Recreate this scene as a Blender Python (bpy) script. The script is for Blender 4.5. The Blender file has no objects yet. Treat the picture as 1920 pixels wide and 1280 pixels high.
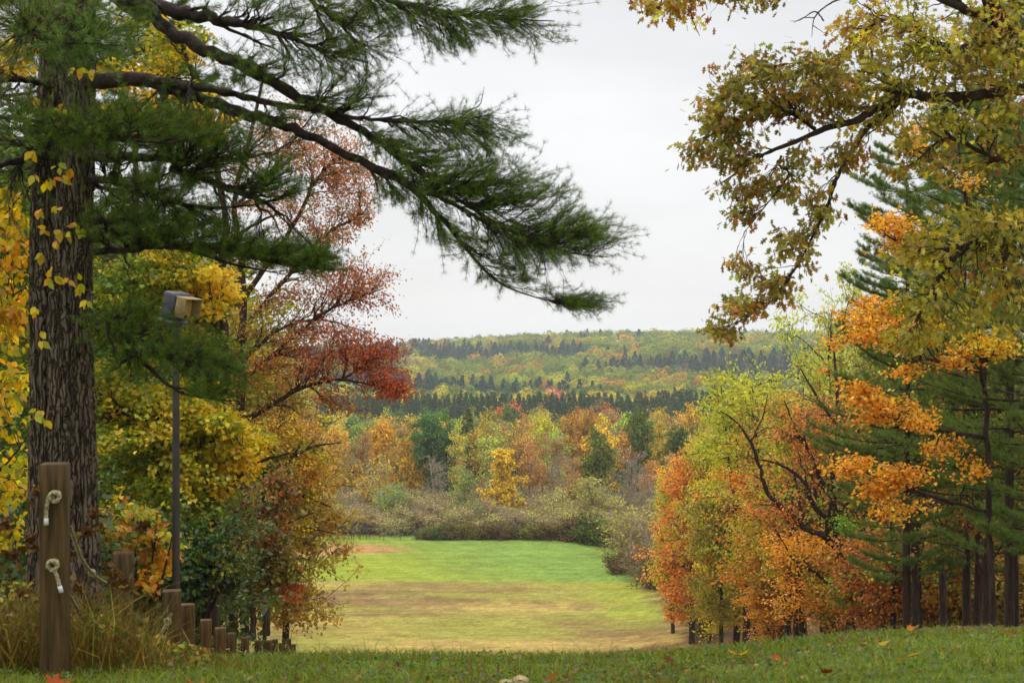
import bpy, math, random
import numpy as np
R_ = math.radians
rng = np.random.default_rng(7)
SC = bpy.context.scene
COL = SC.collection
F = 1920/36*50.0            # focal length in photo pixels (50 mm lens); the camera is level, z = 0 is eye height

# ------------------------------------------------------------------ camera
cam = bpy.data.cameras.new('camera'); cam.lens = 50; cam.sensor_width = 36
cam.clip_start = 0.1; cam.clip_end = 9000
cam.dof.use_dof = True; cam.dof.focus_distance = 90; cam.dof.aperture_fstop = 7.1
co = bpy.data.objects.new('camera', cam); co.rotation_euler = (R_(90), 0, 0); COL.objects.link(co)
SC.camera = co
# ------------------------------------------------------------------ sky: bright overcast
SUN_EL, SUN_AZ = 48, -35     # degrees; azimuth from +Y towards +X
w = bpy.data.worlds.new('World'); SC.world = w; w.use_nodes = True
nt = w.node_tree; N = nt.nodes; L = nt.links; N.clear()
def nd(t, **k):
    n = N.new(t)
    for a, b in k.items(): setattr(n, a, b)
    return n
out = nd('ShaderNodeOutputWorld'); bg = nd('ShaderNodeBackground'); bg.inputs[1].default_value = 0.1
sky = nd('ShaderNodeTexSky', sky_type='NISHITA'); sky.sun_disc = False
sky.sun_elevation = R_(SUN_EL); sky.sun_rotation = R_(SUN_AZ)
tc = nd('ShaderNodeTexCoord'); sep = nd('ShaderNodeSeparateXYZ'); L.new(tc.outputs['Generated'], sep.inputs[0])
ramp = nd('ShaderNodeMapRange'); ramp.interpolation_type = 'SMOOTHSTEP'
for i, v in ((1, 0.22), (2, 0.95), (3, 1.0), (4, 2.3)): ramp.inputs[i].default_value = v
L.new(sep.outputs[2], ramp.inputs[0])
mp = nd('ShaderNodeMapping'); mp.inputs['Scale'].default_value = (1, 1, 3.2); L.new(tc.outputs['Generated'], mp.inputs[0])
nz = nd('ShaderNodeTexNoise'); nz.inputs['Scale'].default_value = 3.0; nz.inputs['Detail'].default_value = 5; nz.inputs['Roughness'].default_value = .5
L.new(mp.outputs[0], nz.inputs['Vector'])
cr = nd('ShaderNodeMapRange')
for i, v in ((1, 0.36), (2, 0.64), (3, 0.9), (4, 1.06)): cr.inputs[i].default_value = v
L.new(nz.outputs[0], cr.inputs[0])
m1 = nd('ShaderNodeMath', operation='MULTIPLY'); L.new(ramp.outputs[0], m1.inputs[0]); L.new(cr.outputs[0], m1.inputs[1])
vm = nd('ShaderNodeVectorMath', operation='SCALE'); vm.inputs[0].default_value = (8.9, 8.85, 8.9); L.new(m1.outputs[0], vm.inputs['Scale'])
mix = nd('ShaderNodeMix', data_type='RGBA'); mix.inputs[0].default_value = 0.10
L.new(vm.outputs[0], mix.inputs[6]); L.new(sky.outputs[0], mix.inputs[7])
L.new(mix.outputs[2], bg.inputs[0]); L.new(bg.outputs[0], out.inputs[0])
# ------------------------------------------------------------------ sun behind thin cloud
sl = bpy.data.lights.new('sun', 'SUN'); sl.energy = 1.5; sl.angle = R_(12); sl.color = (1, .93, .82)
so = bpy.data.objects.new('sun', sl); COL.objects.link(so)
so.rotation_euler = (R_(90-SUN_EL), 0, R_(180-SUN_AZ)); so.location = (0, 0, 60)
SC.view_settings.view_transform = 'Standard'; SC.view_settings.look = 'None'
SC.view_settings.exposure = 0.12; SC.view_settings.gamma = 1
SC.cycles.max_bounces = 6; SC.cycles.diffuse_bounces = 2; SC.cycles.transmission_bounces = 3; SC.cycles.volume_bounces = 1; SC.cycles.glossy_bounces = 2

# ================================================================== helpers
def lin(c, k=1.0):
    c = np.asarray(c, float)/255
    return np.where(c <= .04045, c/12.92, ((c+.055)/1.055)**2.4)*k
def W(px, py, Y):
    return np.array([(px-960)/F*Y, Y, (640-py)/F*Y])
def nrm(v): return v/np.maximum(np.linalg.norm(v, axis=-1, keepdims=True), 1e-9)
def vnoise(p, seed=0):
    """3-D value noise in 0..1; p (n,3)"""
    p = np.asarray(p, float); i = np.floor(p).astype(np.int64); f = p-i; f = f*f*(3-2*f)
    def h(a, b, c):
        n = (a*73856093) ^ (b*19349663) ^ (c*83492791) ^ (seed*2654435761)
        n = (n ^ (n >> 13))*1274126177 & 0x7fffffff
        n = (n ^ (n >> 16))*668265263 & 0x7fffffff
        return (n % 65536)/65535.0
    r = 0
    for dx in (0, 1):
        for dy in (0, 1):
            for dz in (0, 1):
                r = r+h(i[:, 0]+dx, i[:, 1]+dy, i[:, 2]+dz)*np.where(dx, f[:, 0], 1-f[:, 0])*np.where(dy, f[:, 1], 1-f[:, 1])*np.where(dz, f[:, 2], 1-f[:, 2])
    return r
def fbm(p, o=4, seed=0):
    s = 0; a = .5; p = np.asarray(p, float)
    for k in range(o): s = s+a*vnoise(p*2**k, seed+k); a *= .5
    return s/(1-.5**o)
def sstep(a, b, x):
    t = np.clip((x-a)/(b-a), 0, 1); return t*t*(3-2*t)

def mk_mesh(name, V, loops, tot, mats, col=None, smooth=False, midx=None):
    me = bpy.data.meshes.new(name)
    V = np.ascontiguousarray(V, np.float32); loops = np.ascontiguousarray(loops, np.int32); tot = np.ascontiguousarray(tot, np.int32)
    me.vertices.add(len(V)); me.vertices.foreach_set('co', V.ravel())
    me.loops.add(len(loops)); me.loops.foreach_set('vertex_index', loops)
    me.polygons.add(len(tot)); st = np.concatenate([[0], np.cumsum(tot)[:-1]]).astype(np.int32)
    me.polygons.foreach_set('loop_start', st); me.polygons.foreach_set('loop_total', tot)
    if midx is not None: me.polygons.foreach_set('material_index', np.ascontiguousarray(midx, np.int32))
    me.update(calc_edges=True)
    if smooth: me.polygons.foreach_set('use_smooth', np.ones(len(tot), bool))
    if col is not None:
        a = me.color_attributes.new('Col', 'FLOAT_COLOR', 'POINT')
        c4 = np.ones((len(V), 4), np.float32); c4[:, :3] = col; a.data.foreach_set('color', c4.ravel())
    for m in (mats if isinstance(mats, (list, tuple)) else [mats]): me.materials.append(m)
    return me
class G:
    """geometry collector"""
    def __init__(s): s.v = []; s.l = []; s.t = []; s.c = []; s.n = 0
    def add(s, V, loops, tot, col=None):
        s.v.append(V); s.l.append(np.asarray(loops)+s.n); s.t.append(tot); s.n += len(V)
        if col is None: col = np.ones((len(V), 3))
        s.c.append(np.broadcast_to(col, (len(V), 3)))
        return s
    def mesh(s, name, mat, smooth=False, off=None, col=True):
        V = np.concatenate(s.v)
        if off is not None: V = V-np.asarray(off)
        return mk_mesh(name, V, np.concatenate(s.l), np.concatenate(s.t), mat, np.concatenate(s.c) if col else None, smooth)
def ob(name, me, parent=None, loc=None):
    o = bpy.data.objects.new(name, me); COL.objects.link(o)
    if parent is not None: o.parent = parent
    if loc is not None: o.location = [float(a) for a in loc]
    return o
def tag(o, label=None, cat=None, group=None, kind=None):
    if label: o['label'] = label
    if cat: o['category'] = cat
    if group: o['group'] = group
    if kind: o['kind'] = kind
    return o
def empty(name, loc, label, cat, group=None, rz=0, sc=1):
    o = bpy.data.objects.new(name, None); COL.objects.link(o); o.location = [float(a) for a in loc]; o.rotation_euler = (0, 0, rz)
    o.scale = (sc, sc, sc) if np.isscalar(sc) else sc
    o.empty_display_size = .2
    return tag(o, label, cat, group)

# ---- tubes
def tubes(g, P, R, sides=4, cap=False):
    """P (n,m,3), R (n,m)"""
    P = np.asarray(P, float); R = np.asarray(R, float); n, m, _ = P.shape
    if n == 0: return
    T = np.gradient(P, axis=1); T = nrm(T)
    mean = nrm(P[:, -1]-P[:, 0]); ax = np.argmin(np.abs(mean), axis=1); ref = np.eye(3)[ax][:, None, :]
    U = nrm(np.cross(T, np.broadcast_to(ref, T.shape))); Vv = np.cross(T, U)
    a = np.arange(sides)*2*np.pi/sides
    ring = U[:, :, None, :]*np.cos(a)[None, None, :, None]+Vv[:, :, None, :]*np.sin(a)[None, None, :, None]
    V = P[:, :, None, :]+ring*R[:, :, None, None]
    V = V.reshape(-1, 3)
    i = np.arange(n)[:, None, None]*m*sides; j = np.arange(m-1)[None, :, None]*sides; k = np.arange(sides)[None, None, :]
    k2 = (k+1) % sides
    q = np.stack([i+j+k, i+j+k2, i+j+sides+k2, i+j+sides+k], -1).reshape(-1)
    g.add(V, q, np.full(len(q)//4, 4))
    if cap:
        e = (np.arange(n)[:, None]*m*sides+(m-1)*sides+np.arange(sides)[None]).reshape(-1)
        b = (np.arange(n)[:, None]*m*sides+np.arange(sides)[::-1][None]).reshape(-1)
        g.l.append(np.concatenate([e, b])+g.n-len(V)); g.t.append(np.full(2*n, sides))
def smooth_line(pts, r, m):
    """Catmull-Rom resample of a polyline (k,3) with radii to m points"""
    pts = np.asarray(pts, float); r = np.asarray(r, float); k = len(pts)
    e = np.vstack([2*pts[0]-pts[1], pts, 2*pts[-1]-pts[-2]])
    u = np.linspace(0, k-1-1e-6, m); i = u.astype(int); f = (u-i)[:, None]
    p0, p1, p2, p3 = e[i], e[i+1], e[i+2], e[np.minimum(i+3, k+1)]
    P = .5*((2*p1)+(-p0+p2)*f+(2*p0-5*p1+4*p2-p3)*f**2+(-p0+3*p1-3*p2+p3)*f**3)
    return P, np.interp(u, np.arange(k), r)
# ---- skeleton growth: tips attach to the parent samples at an acute angle
class Sk:
    def __init__(s): s.p = []; s.t = []; s.r = []
    def addcurves(s, P, R, lo=0):
        T = nrm(np.gradient(P, axis=1))
        s.p.append(P[:, lo:].reshape(-1, 3)); s.t.append(T[:, lo:].reshape(-1, 3)); s.r.append(R[:, lo:].reshape(-1))
    def get(s): return np.concatenate(s.p), np.concatenate(s.t), np.concatenate(s.r)
def attach(tips, sk, m=6, r0=.6, rtip=.004, rmax=1, bend=.45, jit=.03, lift=0., kang=1.3):
    p, t, r = sk.get(); idx = np.empty(len(tips), int)
    for a in range(0, len(tips), 400):
        d = tips[a:a+400, None, :]-p[None]; D = np.linalg.norm(d, axis=2)+1e-6
        c = (d*t[None]).sum(2)/D
        idx[a:a+400] = np.argmin(D*(kang-c*.8)+.02/D, axis=1)
    A = p[idx]; tA = t[idx]; Lg = np.linalg.norm(tips-A, axis=1, keepdims=True)
    C = A+nrm(nrm(tA)+nrm(tips-A)*.6)*Lg*bend+np.array([0, 0, 1])*Lg*lift
    u = np.linspace(0, 1, m)[None, :, None]
    P = A[:, None]*(1-u)**2+2*C[:, None]*u*(1-u)+tips[:, None]*u**2
    nz_ = rng.normal(0, 1, P.shape)*Lg[:, None]*jit; nz_[:, 0] = 0; P = P+nz_
    rb = np.minimum(np.minimum(r[idx]*r0, rmax), .006+Lg[:, 0]*.022)
    rb = np.maximum(rb, rtip*1.2)
    R = rb[:, None]+(rtip-rb[:, None])*np.linspace(0, 1, m)[None]**.8
    return P, R

# ---- leaves
def mir(h):  # half outline (x>0) from base to tip -> strips of faces about the midrib
    V = []; Fc = []
    n = len(h)
    for x, y, z in h: V.append((0, y, 0)); V.append((x, y, z)); V.append((-x, y, z))
    for i in range(n-1):
        a, b = 3*i, 3*i+3
        for s in (1, 2):
            f = [a, a+s, b+s, b] if s == 1 else [a, b, b+s, a+s]
            if h[i][0] == 0: f = [q for q in f if q != a+s]
            if h[i+1][0] == 0: f = [q for q in f if q != b+s]
            if len(f) > 2: Fc.append(f)
    return np.array(V, float), Fc
TPL = {
 'clump': (np.array([(0, 0, 0), (.42, .45, .08), (0, 1, -.06), (-.42, .5, .08)], float), [[0, 1, 2], [0, 2, 3]]),
 'ovate': mir([(0, 0, 0), (.24, .22, .05), (.30, .5, .05), (0, 1, -.08)]),
 'oak': mir([(0, 0, 0), (.05, .16, 0), (.2, .2, .03), (.07, .3, .01), (.34, .5, .03), (.1, .56, 0), (.27, .8, -.02), (.08, .8, -.03), (0, 1, -.07)]),
}
_mo = [(0, 0), (.16, .1), (.42, .02), (.36, .22), (.6, .42), (.34, .45), (.3, .68), (.17, .62), (0, 1)]
_ml = _mo+[(-x, y) for x, y in _mo[-2:0:-1]]
TPL['maple'] = (np.array([(0, .35, 0)]+[(x, y, .07*abs(x)-.09*y*y) for x, y in _ml], float),
                [[0, i+1, (i+1) % len(_ml)+1] for i in range(len(_ml))])
def leaves(g, kind, pos, axis, normal, size, col):
    T, Fc = TPL[kind]; n = len(pos); v = len(T)
    y = nrm(axis); z = nrm(normal-(normal*y).sum(1, keepdims=True)*y); x = np.cross(y, z)
    V = pos[:, None]+size[:, None, None]*(T[None, :, 0:1]*x[:, None]+T[None, :, 1:2]*y[:, None]+T[None, :, 2:3]*z[:, None])
    lp = np.concatenate([np.array(f) for f in Fc]); tt = np.array([len(f) for f in Fc])
    g.add(V.reshape(-1, 3), (np.arange(n)[:, None]*v+lp[None]).reshape(-1), np.tile(tt, n), np.repeat(col, v, axis=0))
def needles(g, pos, axis, length, width, per, col, spread=.85, up=.25):
    n = len(pos); d = nrm(axis)[:, None]*.62+rng.normal(0, 1, (n, per, 3))*spread*.72+np.array([0, 0, up])
    d = nrm(d); l = length*rng.uniform(.75, 1.1, (n, per, 1)); s = nrm(np.cross(d, rng.normal(0, 1, d.shape)))
    o = pos[:, None]+rng.normal(0, length*.12, (n, per, 3))
    V = np.stack([o-s*width/2, o+s*width/2, o+d*l], 2).reshape(-1, 3)
    c = np.repeat(np.repeat(col, per, axis=0)*rng.uniform(.7, 1.25, (n*per, 1)), 3, axis=0)
    g.add(V, np.arange(len(V)), np.full(n*per, 3), c)
def pal(colors, n, jit=.16, k=1.0):
    c = np.array([lin((a[0], a[1]+max(0, a[0]-a[1])*.06, a[2]*.72), k) for a in colors])
    a = c[rng.integers(0, len(c), n)]; b = c[rng.integers(0, len(c), n)]; t = rng.uniform(0, .6, (n, 1))
    return np.clip((a*(1-t)+b*t)*np.exp(rng.normal(0, jit, (n, 1)))*np.exp(rng.normal(0, jit*.35, (n, 3))), 0, .93)
def leaf_on_twigs(g, kind, P, per, size, col_fn, spread=.10, flat=.55, lo=.25, droop=.25, outw=.5):
    """leaves along twigs; P (n,m,3)"""
    n, m, _ = P.shape; k = per
    u = rng.uniform(lo, 1.0, (n, k))*(m-1); i = np.minimum(u.astype(int), m-2); f = (u-i)[..., None]
    a = P[np.arange(n)[:, None], i]; b = P[np.arange(n)[:, None], i+1]
    pos = (a*(1-f)+b*f).reshape(-1, 3); tw = nrm(b-a).reshape(-1, 3)
    off = rng.normal(0, spread, pos.shape)*np.array([1, 1, .6]); pos = pos+off
    ax = nrm(tw*outw+rng.normal(0, .6, pos.shape)-np.array([0, 0, droop]))
    no = nrm(np.array([0, 0, 1])+rng.normal(0, flat, pos.shape))
    leaves(g, kind, pos, ax, no, size*rng.uniform(.65, 1.2, len(pos)), col_fn(n, k))

# ---- materials
def mat(name):
    m = bpy.data.materials.new(name); m.use_nodes = True; m.node_tree.nodes.clear(); return m, m.node_tree.nodes, m.node_tree.links
def leaf_mat(name, trans=.38, gloss=.05, sat=1.1):
    m, N, L = mat(name); at = N.new('ShaderNodeAttribute'); at.attribute_name = 'Col'
    oi = N.new('ShaderNodeObjectInfo'); mu = N.new('ShaderNodeMix'); mu.data_type = 'RGBA'; mu.blend_type = 'MULTIPLY'; mu.inputs[0].default_value = 1
    L.new(at.outputs['Color'], mu.inputs[6]); L.new(oi.outputs['Color'], mu.inputs[7])
    d = N.new('ShaderNodeBsdfDiffuse'); t = N.new('ShaderNodeBsdfTranslucent'); hs = N.new('ShaderNodeHueSaturation')
    hs.inputs['Saturation'].default_value = sat; hs.inputs['Value'].default_value = 1.05
    h0 = N.new('ShaderNodeHueSaturation'); h0.inputs['Saturation'].default_value = 1.0; L.new(mu.outputs[2], h0.inputs['Color'])
    L.new(h0.outputs[0], d.inputs[0]); L.new(h0.outputs[0], hs.inputs['Color']); L.new(hs.outputs[0], t.inputs[0])
    mx = N.new('ShaderNodeMixShader'); mx.inputs[0].default_value = trans; L.new(d.outputs[0], mx.inputs[1]); L.new(t.outputs[0], mx.inputs[2])
    last = mx
    if gloss:
        gl = N.new('ShaderNodeBsdfGlossy'); gl.inputs['Roughness'].default_value = .45
        m2 = N.new('ShaderNodeMixShader'); m2.inputs[0].default_value = gloss; L.new(mx.outputs[0], m2.inputs[1]); L.new(gl.outputs[0], m2.inputs[2]); last = m2
    o = N.new('ShaderNodeOutputMaterial'); L.new(last.outputs[0], o.inputs[0]); return m
def noise_mat(name, c1, c2, scale=(1, 1, 1), ns=4, rough=.85, bump=0, detail=6, lo=.35, hi=.65, dist=.05, spec=.2, attr=False):
    m, N, L = mat(name); tc = N.new('ShaderNodeTexCoord'); mp = N.new('ShaderNodeMapping'); mp.inputs['Scale'].default_value = scale
    n = N.new('ShaderNodeTexNoise'); n.inputs['Scale'].default_value = ns; n.inputs['Detail'].default_value = detail; n.inputs['Roughness'].default_value = .6
    L.new(tc.outputs['Object'], mp.inputs[0]); L.new(mp.outputs[0], n.inputs['Vector'])
    r = N.new('ShaderNodeValToRGB'); r.color_ramp.elements[0].position = lo; r.color_ramp.elements[1].position = hi
    r.color_ramp.elements[0].color = (*lin(c1), 1); r.color_ramp.elements[1].color = (*lin(c2), 1)
    L.new(n.outputs[0], r.inputs[0]); b = N.new('ShaderNodeBsdfPrincipled'); b.inputs['Roughness'].default_value = rough
    b.inputs['Specular IOR Level'].default_value = spec; L.new(r.outputs[0], b.inputs['Base Color'])
    if bump:
        bp = N.new('ShaderNodeBump'); bp.inputs['Strength'].default_value = bump; bp.inputs['Distance'].default_value = dist
        L.new(n.outputs[0], bp.inputs['Height']); L.new(bp.outputs[0], b.inputs['Normal'])
    o = N.new('ShaderNodeOutputMaterial'); L.new(b.outputs[0], o.inputs[0]); return m
LEAF = leaf_mat('leaf', .45, .04, 1.02)
NEED = leaf_mat('pine needles', .2, .0, 1.0)
FARL = leaf_mat('distant foliage', .15, 0, 1.0)
BARK = noise_mat('dark furrowed bark', (28, 21, 18), (84, 68, 58), (1, 1, .16), 9, .9, 1, lo=.3, hi=.72)
def plate_bark(name, c0, c1, c2, sc=17, zs=.2):
    m, N, L = mat(name); tc = N.new('ShaderNodeTexCoord'); nz = N.new('ShaderNodeTexNoise'); nz.inputs['Scale'].default_value = 9; nz.inputs['Detail'].default_value = 6
    L.new(tc.outputs['Object'], nz.inputs['Vector']); sc_ = N.new('ShaderNodeVectorMath'); sc_.operation = 'MULTIPLY_ADD'; sc_.inputs[1].default_value = (.07, .07, .16)
    L.new(nz.outputs['Color'], sc_.inputs[0]); L.new(tc.outputs['Object'], sc_.inputs[2]); mp = N.new('ShaderNodeMapping'); mp.inputs['Scale'].default_value = (1, 1, zs); L.new(sc_.outputs[0], mp.inputs[0])
    v = N.new('ShaderNodeTexVoronoi'); v.feature = 'DISTANCE_TO_EDGE'; v.inputs['Scale'].default_value = sc; L.new(mp.outputs[0], v.inputs['Vector'])
    v2 = N.new('ShaderNodeTexVoronoi'); v2.inputs['Scale'].default_value = sc; L.new(mp.outputs[0], v2.inputs['Vector'])
    r = N.new('ShaderNodeMapRange'); r.inputs[1].default_value = -.05; r.inputs[2].default_value = .17; L.new(v.outputs['Distance'], r.inputs[0])
    n2 = N.new('ShaderNodeTexNoise'); n2.inputs['Scale'].default_value = 40; n2.inputs['Detail'].default_value = 5; L.new(mp.outputs[0], n2.inputs['Vector'])
    h = N.new('ShaderNodeMath'); h.operation = 'MULTIPLY_ADD'; h.inputs[1].default_value = .45; L.new(n2.outputs[0], h.inputs[0]); L.new(r.outputs[0], h.inputs[2])
    cr = N.new('ShaderNodeValToRGB'); e = cr.color_ramp.elements; e[0].position = .25; e[0].color = (*lin(c0), 1); e[1].position = 1.25/1.45; e[1].color = (*lin(c2), 1); q = e.new(.6); q.color = (*lin(c1), 1)
    dv = N.new('ShaderNodeMath'); dv.operation = 'DIVIDE'; dv.inputs[1].default_value = 1.45; L.new(h.outputs[0], dv.inputs[0]); L.new(dv.outputs[0], cr.inputs[0])
    b = N.new('ShaderNodeBsdfPrincipled'); b.inputs['Roughness'].default_value = .9; b.inputs['Specular IOR Level'].default_value = .15; L.new(cr.outputs[0], b.inputs['Base Color'])
    bp = N.new('ShaderNodeBump'); bp.inputs['Strength'].default_value = 1; bp.inputs['Distance'].default_value = .022; L.new(h.outputs[0], bp.inputs['Height']); L.new(bp.outputs[0], b.inputs['Normal'])
    o = N.new('ShaderNodeOutputMaterial'); L.new(b.outputs[0], o.inputs[0]); return m
PBARK = plate_bark('plated pine bark', (34, 28, 23), (76, 64, 53), (112, 99, 84), 30, .08)
LBARK = noise_mat('dark pine limb bark', (22, 17, 15), (66, 52, 46), (1, 1, 1), 9, .9, .8)
_OLD = noise_mat('pine bark', (46, 36, 34), (136, 118, 108), (1, 1, .35), 22, .9, .7, lo=.28, hi=.75, dist=.03)
TWIG = noise_mat('twig bark', (34, 26, 22), (70, 54, 44), (1, 1, 1), 6, .9)
GBARK = noise_mat('grey bark', (104, 94, 82), (190, 178, 160), (1, 1, .3), 3, .9)
# ================================================================== terrain
_PY = np.array([-60, 0, 5, 6.5, 8, 9.2, 10.5, 12.5, 15, 18, 25, 45, 80, 110, 130, 150, 180, 219, 250, 330, 420, 520, 700, 1000, 1250, 1500, 1700, 2300, 4000.])
_PZ = np.array([-1.2, -1.35, -1.47, -1.6, -1.785, -2.05, -2.5, -3.13, -3.8, -4.55, -6.25, -10.9, -19.2, -26, -29.1, -30.1, -30.3, -30.4, -31, -35, -38, -39, -38, -32, -21, -11, -13, -60, -120])
_k = np.linspace(-60, 4000, 20301); _z = np.interp(_k, _PY, _PZ)
_zs = np.convolve(np.pad(_z, 3, mode='edge'), np.ones(7)/7, 'valid')
def gz(x, y):
    x = np.asarray(x, float); y = np.asarray(y, float)
    z = np.interp(y, _k, _zs); z = np.where(y < 12, np.interp(y, _PY, _PZ)*.6+z*.4, z)
    s = x/np.maximum(y, 6)
    k = .018+(.042-.018)*sstep(8, 30, y)
    fade = 1-sstep(135, 240, y)
    z = z+np.minimum(y, 170)*k*sstep(.05, .33, s)*fade
    z = z-.05*sstep(-.1, -.35, s)*np.minimum(y, 12)/8
    z = z+.95*np.exp(-((x-12.7)/3.2)**2-((y-103)/4)**2)               # small mound by the clearing
    far = sstep(600, 1100, y)
    z = z+far*(7*np.sin(x/310+.6)+5*np.sin(x/120+y/260+1.)+.012*np.maximum(x-180, 0)+.01*np.maximum(-x-150, 0))
    return z
def fld(x, y):
    """pigment of the ground as RGB"""
    x = np.asarray(x, float); y = np.asarray(y, float); n = len(x)
    p = np.stack([x, y, 0*x], 1)
    px = 960+x/np.maximum(y, 1)*F
    lawn = lin((86, 104, 32)); tan = lin((200, 172, 96)); olive = lin((172, 166, 76)); brown = lin((152, 112, 80)); bright = lin((166, 178, 58)); emer = lin((138, 168, 72)); dirt = lin((198, 152, 98)); lit = lin((118, 84, 58)); wood = lin((92, 72, 48))
    s1 = fbm(p*np.array([.035, .13, 1]), 4, 3)[:, None]; s2 = fbm(p*np.array([.08, .3, 1])+9, 4, 8)[:, None]; s3 = fbm(p*np.array([.5, 1.1, 1]), 3, 5)[:, None]
    c = tan+(olive-tan)*sstep(.36, .6, s1)
    c = c+(brown-c)*sstep(.46, .64, s2)*.6
    c = c*(1+.3*(s3-.5))
    # swaths left by the mower on the slope and the dark band of clippings
    b = np.exp(-((y-166+3*np.sin(x/14))/4.5)**2)[:, None]*sstep(-52, -25, x)[:, None]*sstep(.38, .6, s3*.5+s2*.5)
    c = c+(lin((140, 104, 76))-c)*b*.75
    g = (sstep(178.5, 180.5, y+.5*np.sin(x/9)+.02*x)*(1-sstep(222, 226, y)))[:, None]
    gc = bright+(emer-bright)*(sstep(-26, 4, x+(y-200)*.5+10*(s1[:, 0]-.5)))[:, None]
    gc = gc*(1+.22*(s3-.5)+.16*(s2-.5))
    c = c*(1-g)+gc*g
    g2 = (np.exp(-((x-15-(150-y)*.05)/5)**2)*sstep(140, 152, y)*(1-sstep(176, 182, y)))[:, None]
    c = c+(bright-c)*g2*.7
    # infield dirt
    e = sstep(0, .25, 1-((x+62)/50)**2-((y-208)/10.5)**2)[:, None]
    c = c+(dirt*(1+.25*(s3-.5))-c)*e
    # leaf litter under and beside the right-hand wood
    edge = np.interp(y, [8, 12, 30, 60, 85, 103, 130, 150, 175, 206, 240], [3.6, 3.4, 6, 11, 15, 17.5, 17.5, 17.5, 17.5, 16, 22])
    li = sstep(-2.2, .8, x-edge+(s3[:, 0]-.5)*4)[:, None]*(sstep(12, 25, y)*(1-sstep(215, 240, y)))[:, None]
    c = c+(lit*1.2*(1+.6*(s3-.5))-c)*li
    lp = (np.exp(-((x-13)/6)**2-((y-132)/13)**2)*sstep(.42, .55, s2[:, 0]*.5+s3[:, 0]*.5))[:, None]
    c = c+(lin((138, 98, 66))-c)*lp*.95
    le = (1-sstep(0, 6, x+8+.17*(y-14)))[:, None]*(1-sstep(120, 180, y))[:, None]*sstep(9, 13, y)[:, None]
    c = c+(wood*(1+.5*(s3-.5))-c)*le
    fw = sstep(222, 232, y)[:, None]
    c = c+(lin((104, 90, 52))*(1+.5*(s3-.5))-c)*fw
    nr = (1-sstep(9, 14, y))[:, None]
    c = c+(lawn*(1+.6*(s3-.5))-c)*nr
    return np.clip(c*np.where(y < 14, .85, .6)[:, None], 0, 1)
def build_ground():
    u = np.linspace(-1, 1, 461); a = np.arcsinh(2600/3); xs = 3*np.sinh(u*a)
    v = np.linspace(np.arcsinh(-60/4), np.arcsinh(3500/4), 900); ys = 8+4*np.sinh(v)
    X, Y = np.meshgrid(xs, ys); Z = gz(X.ravel(), Y.ravel())
    V = np.stack([X.ravel(), Y.ravel(), Z], 1)
    V[:, 2] += .035*(fbm(V*np.array([1.3, 1.3, 0]), 3, 21)-.5)*(V[:, 1] < 40)
    nx, ny = len(xs), len(ys); i = np.arange(ny-1)[:, None]*nx+np.arange(nx-1)[None]
    q = np.stack([i, i+1, i+nx+1, i+nx], -1).reshape(-1)
    m, N, L = mat('ground turf and litter'); at = N.new('ShaderNodeAttribute'); at.attribute_name = 'Col'
    tc = N.new('ShaderNodeTexCoord'); prev = at.outputs['Color']
    for sc, mpv, lo, hi in ((1, (.4, 1.0, 1), .84, 1.16), (1, (2.4, 4, 3), .66, 1.36), (1, (.12, .5, 1), .84, 1.16)):
        mp = N.new('ShaderNodeMapping'); mp.inputs['Scale'].default_value = mpv; mp.inputs['Rotation'].default_value = (0, 0, .25)
        n = N.new('ShaderNodeTexNoise'); n.inputs['Scale'].default_value = sc; n.inputs['Detail'].default_value = 8; n.inputs['Roughness'].default_value = .7
        L.new(tc.outputs['Object'], mp.inputs[0]); L.new(mp.outputs[0], n.inputs['Vector'])
        r = N.new('ShaderNodeMapRange'); r.inputs[1].default_value = .38; r.inputs[2].default_value = .62; r.inputs[3].default_value = lo; r.inputs[4].default_value = hi
        L.new(n.outputs[0], r.inputs[0]); s = N.new('ShaderNodeVectorMath'); s.operation = 'SCALE'; L.new(prev, s.inputs[0]); L.new(r.outputs[0], s.inputs['Scale']); prev = s.outputs[0]
    for rot, per, dist, lo, hi in ((.5, .2, 9, .955, 1.04), (-.35, .11, 12, .95, 1.045)):
        mp = N.new('ShaderNodeMapping'); mp.inputs['Rotation'].default_value = (0, 0, rot); L.new(tc.outputs['Object'], mp.inputs[0])
        wv = N.new('ShaderNodeTexWave'); wv.inputs['Scale'].default_value = per; wv.inputs['Distortion'].default_value = dist; wv.inputs['Detail'].default_value = 3; wv.inputs['Detail Scale'].default_value = .4; L.new(mp.outputs[0], wv.inputs['Vector'])
        r = N.new('ShaderNodeMapRange'); r.inputs[3].default_value = lo; r.inputs[4].default_value = hi; L.new(wv.outputs['Fac'], r.inputs[0])
        s = N.new('ShaderNodeVectorMath'); s.operation = 'SCALE'; L.new(prev, s.inputs[0]); L.new(r.outputs[0], s.inputs['Scale']); prev = s.outputs[0]
    b = N.new('ShaderNodeBsdfPrincipled'); b.inputs['Roughness'].default_value = .95; b.inputs['Specular IOR Level'].default_value = .1
    L.new(prev, b.inputs['Base Color']); o = N.new('ShaderNodeOutputMaterial'); L.new(b.outputs[0], o.inputs[0])
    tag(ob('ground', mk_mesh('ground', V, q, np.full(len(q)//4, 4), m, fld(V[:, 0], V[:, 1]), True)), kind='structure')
build_ground()

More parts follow.
